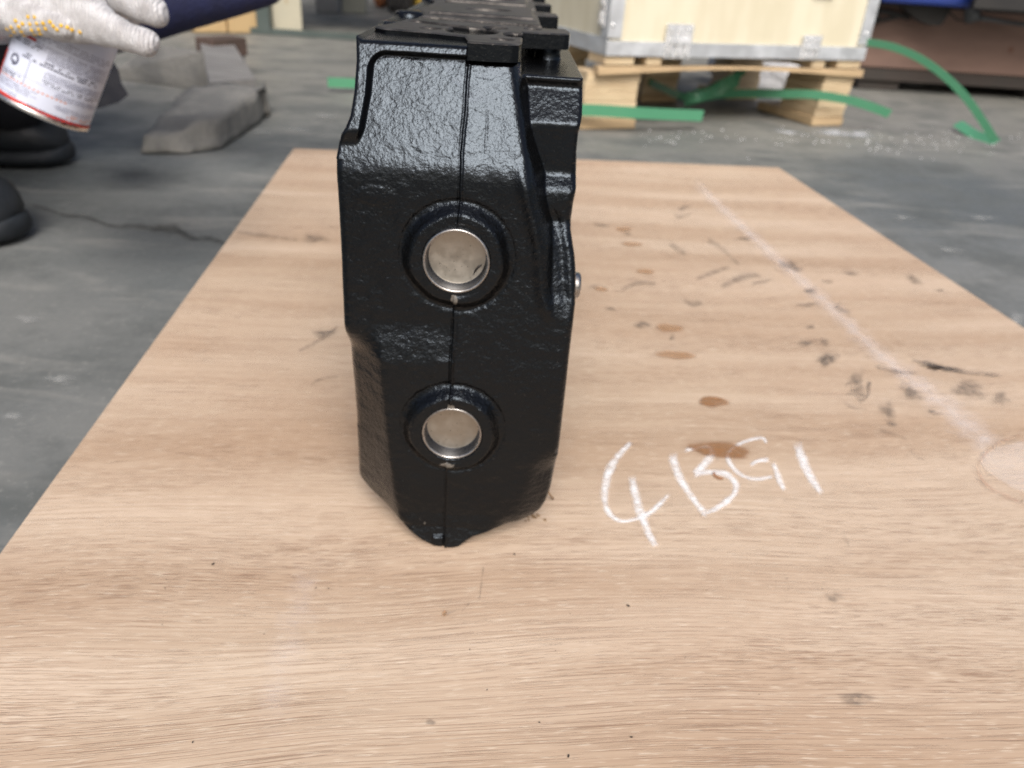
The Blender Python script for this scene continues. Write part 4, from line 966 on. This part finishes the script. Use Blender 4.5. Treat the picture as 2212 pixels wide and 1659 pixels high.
# gloved right hand closed over the top of the can
gn = [(dep(-110, -40, .604), .034), (dep(-30, -4, .579), .034), (dep(55, -6, .559), (.031, .027)), (dep(135, 4, .546), (.025, .025)),
      (dep(205, 48, .534), .0150), (dep(262, 76, .527), .0118), (dep(310, 92, .524), .0096), (dep(350, 98, .527), .0084),
      (dep(200, -20, .559), .0165), (dep(265, -4, .556), .0135), (dep(325, 14, .554), .0122), (dep(358, 41, .552), .0100),
      (dep(170, -40, .584), .016), (dep(250, -25, .599), .0125), (dep(290, 20, .614), .011), (dep(270, 60, .619), .009),
      (dep(110, -20, .594), .016), (dep(190, 10, .624), .0115), (dep(230, 60, .629), .0095), (dep(215, 95, .624), .0085),
      (dep(15, 22, .549), .0185), (dep(70, 40, .536), .0125), (dep(125, 52, .530), .0092), (dep(168, 60, .528), .0072)]
ge = [(0, 1), (1, 2), (2, 3), (3, 4), (4, 5), (5, 6), (6, 7), (3, 8), (8, 9), (9, 10), (10, 11), (3, 12), (12, 13), (13, 14), (14, 15), (2, 16), (16, 17), (17, 18), (18, 19), (1, 20), (20, 21), (21, 22), (22, 23)]
gl = skin('glove', gn, ge, M_KNIT, None, 3)
for v in gl.data.vertices:
    q_ = v.co; v.co = q_+v.normal*(.0014*math.sin(q_.x*95+q_.z*140)*math.sin(q_.y*120+q_.x*60)+.0008*math.sin(q_.x*260+1)*math.sin(q_.z*230+q_.y*190))
gl.data.update(); place(gl, person)
hd = dep(655, -125, .90)-wr_l; hd /= np.linalg.norm(hd); hs_ = np.cross(hd, A(0, 1, .2)); hs_ /= np.linalg.norm(hs_); hn = np.cross(hd, hs_)
P_ = lambda a, b, c=0.: wr_l+hd*a+hs_*b+hn*c
ln = [(P_(-.02, 0), .027), (P_(.04, 0), (.030, .02)), (P_(.085, 0), (.034, .017))]; le = [(0, 1), (1, 2)]
for k_, (b_o, l_) in enumerate(((-.030, .060), (-.010, .072), (.010, .068), (.029, .052))):
    i0 = len(ln); ln += [(P_(.105, b_o), .0105), (P_(.105+l_*.55, b_o*1.15, .010), .0098), (P_(.105+l_, b_o*1.2, .028), .0085)]; le += [(2, i0), (i0, i0+1), (i0+1, i0+2)]
i0 = len(ln); ln += [(P_(.050, -.040, .004), .0125), (P_(.080, -.056, .012), .0110), (P_(.105, -.060, .022), .0095)]; le += [(1, i0), (i0, i0+1), (i0+1, i0+2)]
g2 = skin('glove', ln, le, M_KNIT, None, 2); place(g2, person)
bvh = BVHTree.FromPolygons([v.co for v in gl.data.vertices], [list(p.vertices) for p in gl.data.polygons])
bm = bmesh.new()
for zx, zy in [(305, 185), (375, 188), (170, 228), (245, 260), (325, 265), (400, 258), (470, 255), (545, 240), (125, 300), (205, 292), (580, 285), (665, 280), (735, 298), (345, 330), (422, 325), (495, 315), (620, 322), (235, 345), (155, 350), (785, 328), (870, 352), (265, 385), (380, 378), (80, 320), (195, 405), (440, 370), (120, 385), (310, 400)]:
    p = (zx*.1984, zy*.1984); d = Vector(ray(*p)).normalized()
    hit = bvh.ray_cast(Vector(CAM), d)
    if hit[0] is None: continue
    bmesh.ops.create_icosphere(bm, subdivisions=2, radius=.0014, matrix=basis(hit[0], hit[1]) @ Matrix.Diagonal((1, 1, .6, 1)))
o = frombm('grip_dots', bm, M_DOT, None, True); tag(o, kind='stuff')
o.parent = gl; o.matrix_parent_inverse = Matrix.Identity(4)

# spray can held upside down and tilted
M_CAN = mottled('white_can', (.58, .62, .74), (.54, .58, .70), 20., .35)
M_INK, _, _ = mat('grey_print', (.06, .06, .10), .5); M_INKL, _, _ = mat('pale_print', (.27, .28, .37), .5)
M_RED, _, _ = mat('red_print', (.45, .025, .012), .45); M_ORA, _, _ = mat('orange_print', (.62, .20, .07), .45); M_TIN = steel('can_tin', (.7, .68, .66), .3)
phi = rad(12.5)
ax = (RT*.478+UP*.878)*math.cos(phi)-FW*math.sin(phi); ax /= np.linalg.norm(ax)
CR = .0325
base = dep(90, 243, .583+.012)
can = empty('spray_can', tuple(base)); tag(can, 'white spray can with small grey print, held tilted in the gloved hand', 'spray can')
bpy.context.view_layer.update()
sx_ = RT*.878-UP*.478
TC = basis(base, ax, sx_)
fr_ang = math.atan2(np.dot(CAM-base, np.array(TC.to_3x3() @ Vector((0, 1, 0)))), np.dot(CAM-base, np.array(TC.to_3x3() @ Vector((1, 0, 0)))))
def cpart(name, prof, m): o = lathe(name, prof, m, None, 64, TC); place(o, can); return o
cbody = cpart('can_body', [(.0001, .004), (.020, .003), (.029, .0015), (.0305, 0), (.0318, .0012), (CR, .004), (CR, .092), (.0315, .094)], M_CAN)
cpart('bottom_seam', [(.0318, .0004), (.0331, .001), (.0334, .0025), (.0329, .004)], M_TIN)
cpart('shoulder', [(.0320, .0935), (.0322, .0945), (.029, .101), (.022, .106), (.014, .109), (.0001, .1095)], M_TIN)
cpart('nozzle', [(.006, .108), (.0065, .114), (.005, .116), (.0001, .1165)], M_SACK)
cpart('red_line', [(CR+.0002, .0040), (CR+.0003, .0042), (CR+.0003, .0062), (CR+.0002, .0064)], M_RED)
def canq(s, h, w_, hh, out_=.0003, sk=0.):
    """quad on the can: s = arc metres to the right of the facing line, h = height"""
    h = .496*h-.0056; hh = hh*.55; v = []
    for a, b2 in ((s, h), (s+w_, h), (s+w_, h+hh), (s, h+hh)):
        an = fr_ang+a/CR; v.append(TC @ Vector(((CR+out_)*math.cos(an), (CR+out_)*math.sin(an), b2)))
    return v
def prints(name, quads, m):
    v = []; f = []
    for q_ in quads:
        n_ = max(1, int(q_[2]/.003))
        for k in range(n_):
            f.append(tuple(range(len(v), len(v)+4))); v += canq(q_[0]+q_[2]*k/n_, q_[1], q_[2]/n_, q_[3], q_[4] if len(q_) > 4 else .0003)
    o = pydata(name, v, f, m); place(o, can); return o
rp = random.Random(3)
def text_rows(h0, n_, s0, s1, hh, gap, m, dens=.8, name='print_lines', wlo=.0006, whi=.0013):
    Q = []
    for r in range(n_):
        s = s0; h = h0-r*gap
        e_ = s1-rp.random()*.25*(s1-s0)
        while s < e_:
            w_ = rp.uniform(wlo, whi)
            if rp.random() < dens: Q.append((s, h, w_, hh*rp.uniform(.7, 1.)))
            s += w_+rp.uniform(.0003, .0007)
    return prints(name, Q, m)
text_rows(.128, 3, -.034, .040, .0022, .0042, M_INKL); text_rows(.113, 4, -.018, .042, .0014, .0024, M_INKL, .85)
text_rows(.1065, 2, -.040, -.012, .0022, .0042, M_INK, .8); text_rows(.103, 5, -.008, .044, .0013, .0021, M_INKL, .85)
text_rows(.090, 2, -.024, .044, .0024, .0044, M_INK, .8, wlo=.0012, whi=.0022); text_rows(.079, 5, -.006, .044, .0013, .0021, M_INKL, .85)
text_rows(.066, 2, -.006, .044, .0018, .0034, M_INK, .7); text_rows(.057, 4, .004, .044, .0013, .0022, M_INKL, .85)
text_rows(.0555, 3, -.040, -.020, .0016, .0028, M_INK, .75); text_rows(.044, 5, -.040, -.004, .0013, .0023, M_INKL, .85); text_rows(.040, 3, .006, .044, .0014, .0026, M_INKL, .8)
text_rows(.0235, 2, -.010, .034, .0018, .0034, M_INK, .8); text_rows(.031, 2, .016, .044, .0016, .003, M_ORA, .7, 'orange_lines'); text_rows(.0285, 2, -.036, -.016, .0013, .0026, M_INKL, .7)
prints('red_bar', [(-.037, .112, .019, .0036)], M_RED)
prints('red_patch', [(-.0515, .020, .0085, .056), (-.0515, .070, .005, .018)], M_RED)
prints('orange_dots', [(-.040+.0030*k, .0475, .0016, .0017) for k in range(18)], M_ORA)
prints('table_rules', [(-.041, .0595, .050, .0004), (-.041, .0845, .033, .0004)]+[(-.0175, .048+.003*k, .0004, .003) for k in range(12)]+[(-.0405, .048+.003*k, .0004, .003) for k in range(12)], M_INKL)
Q = []
for k in range(40):                              # the round swirl emblem
    t_ = k/39; an = rad(200-300*t_); rr_ = .0034; Q.append((-.0300+rr_*math.cos(an)-.0006, .0745+2.*rr_*math.sin(an)-.0006, .0013, .0024))
for k in range(10):
    t_ = k/9; Q.append((-.0300-.0034*math.cos(rad(20))+.0032*t_, .0745-.0034-.004*t_*(1-t_), .0012, .0022))
prints('swirl_emblem', Q, M_INK)
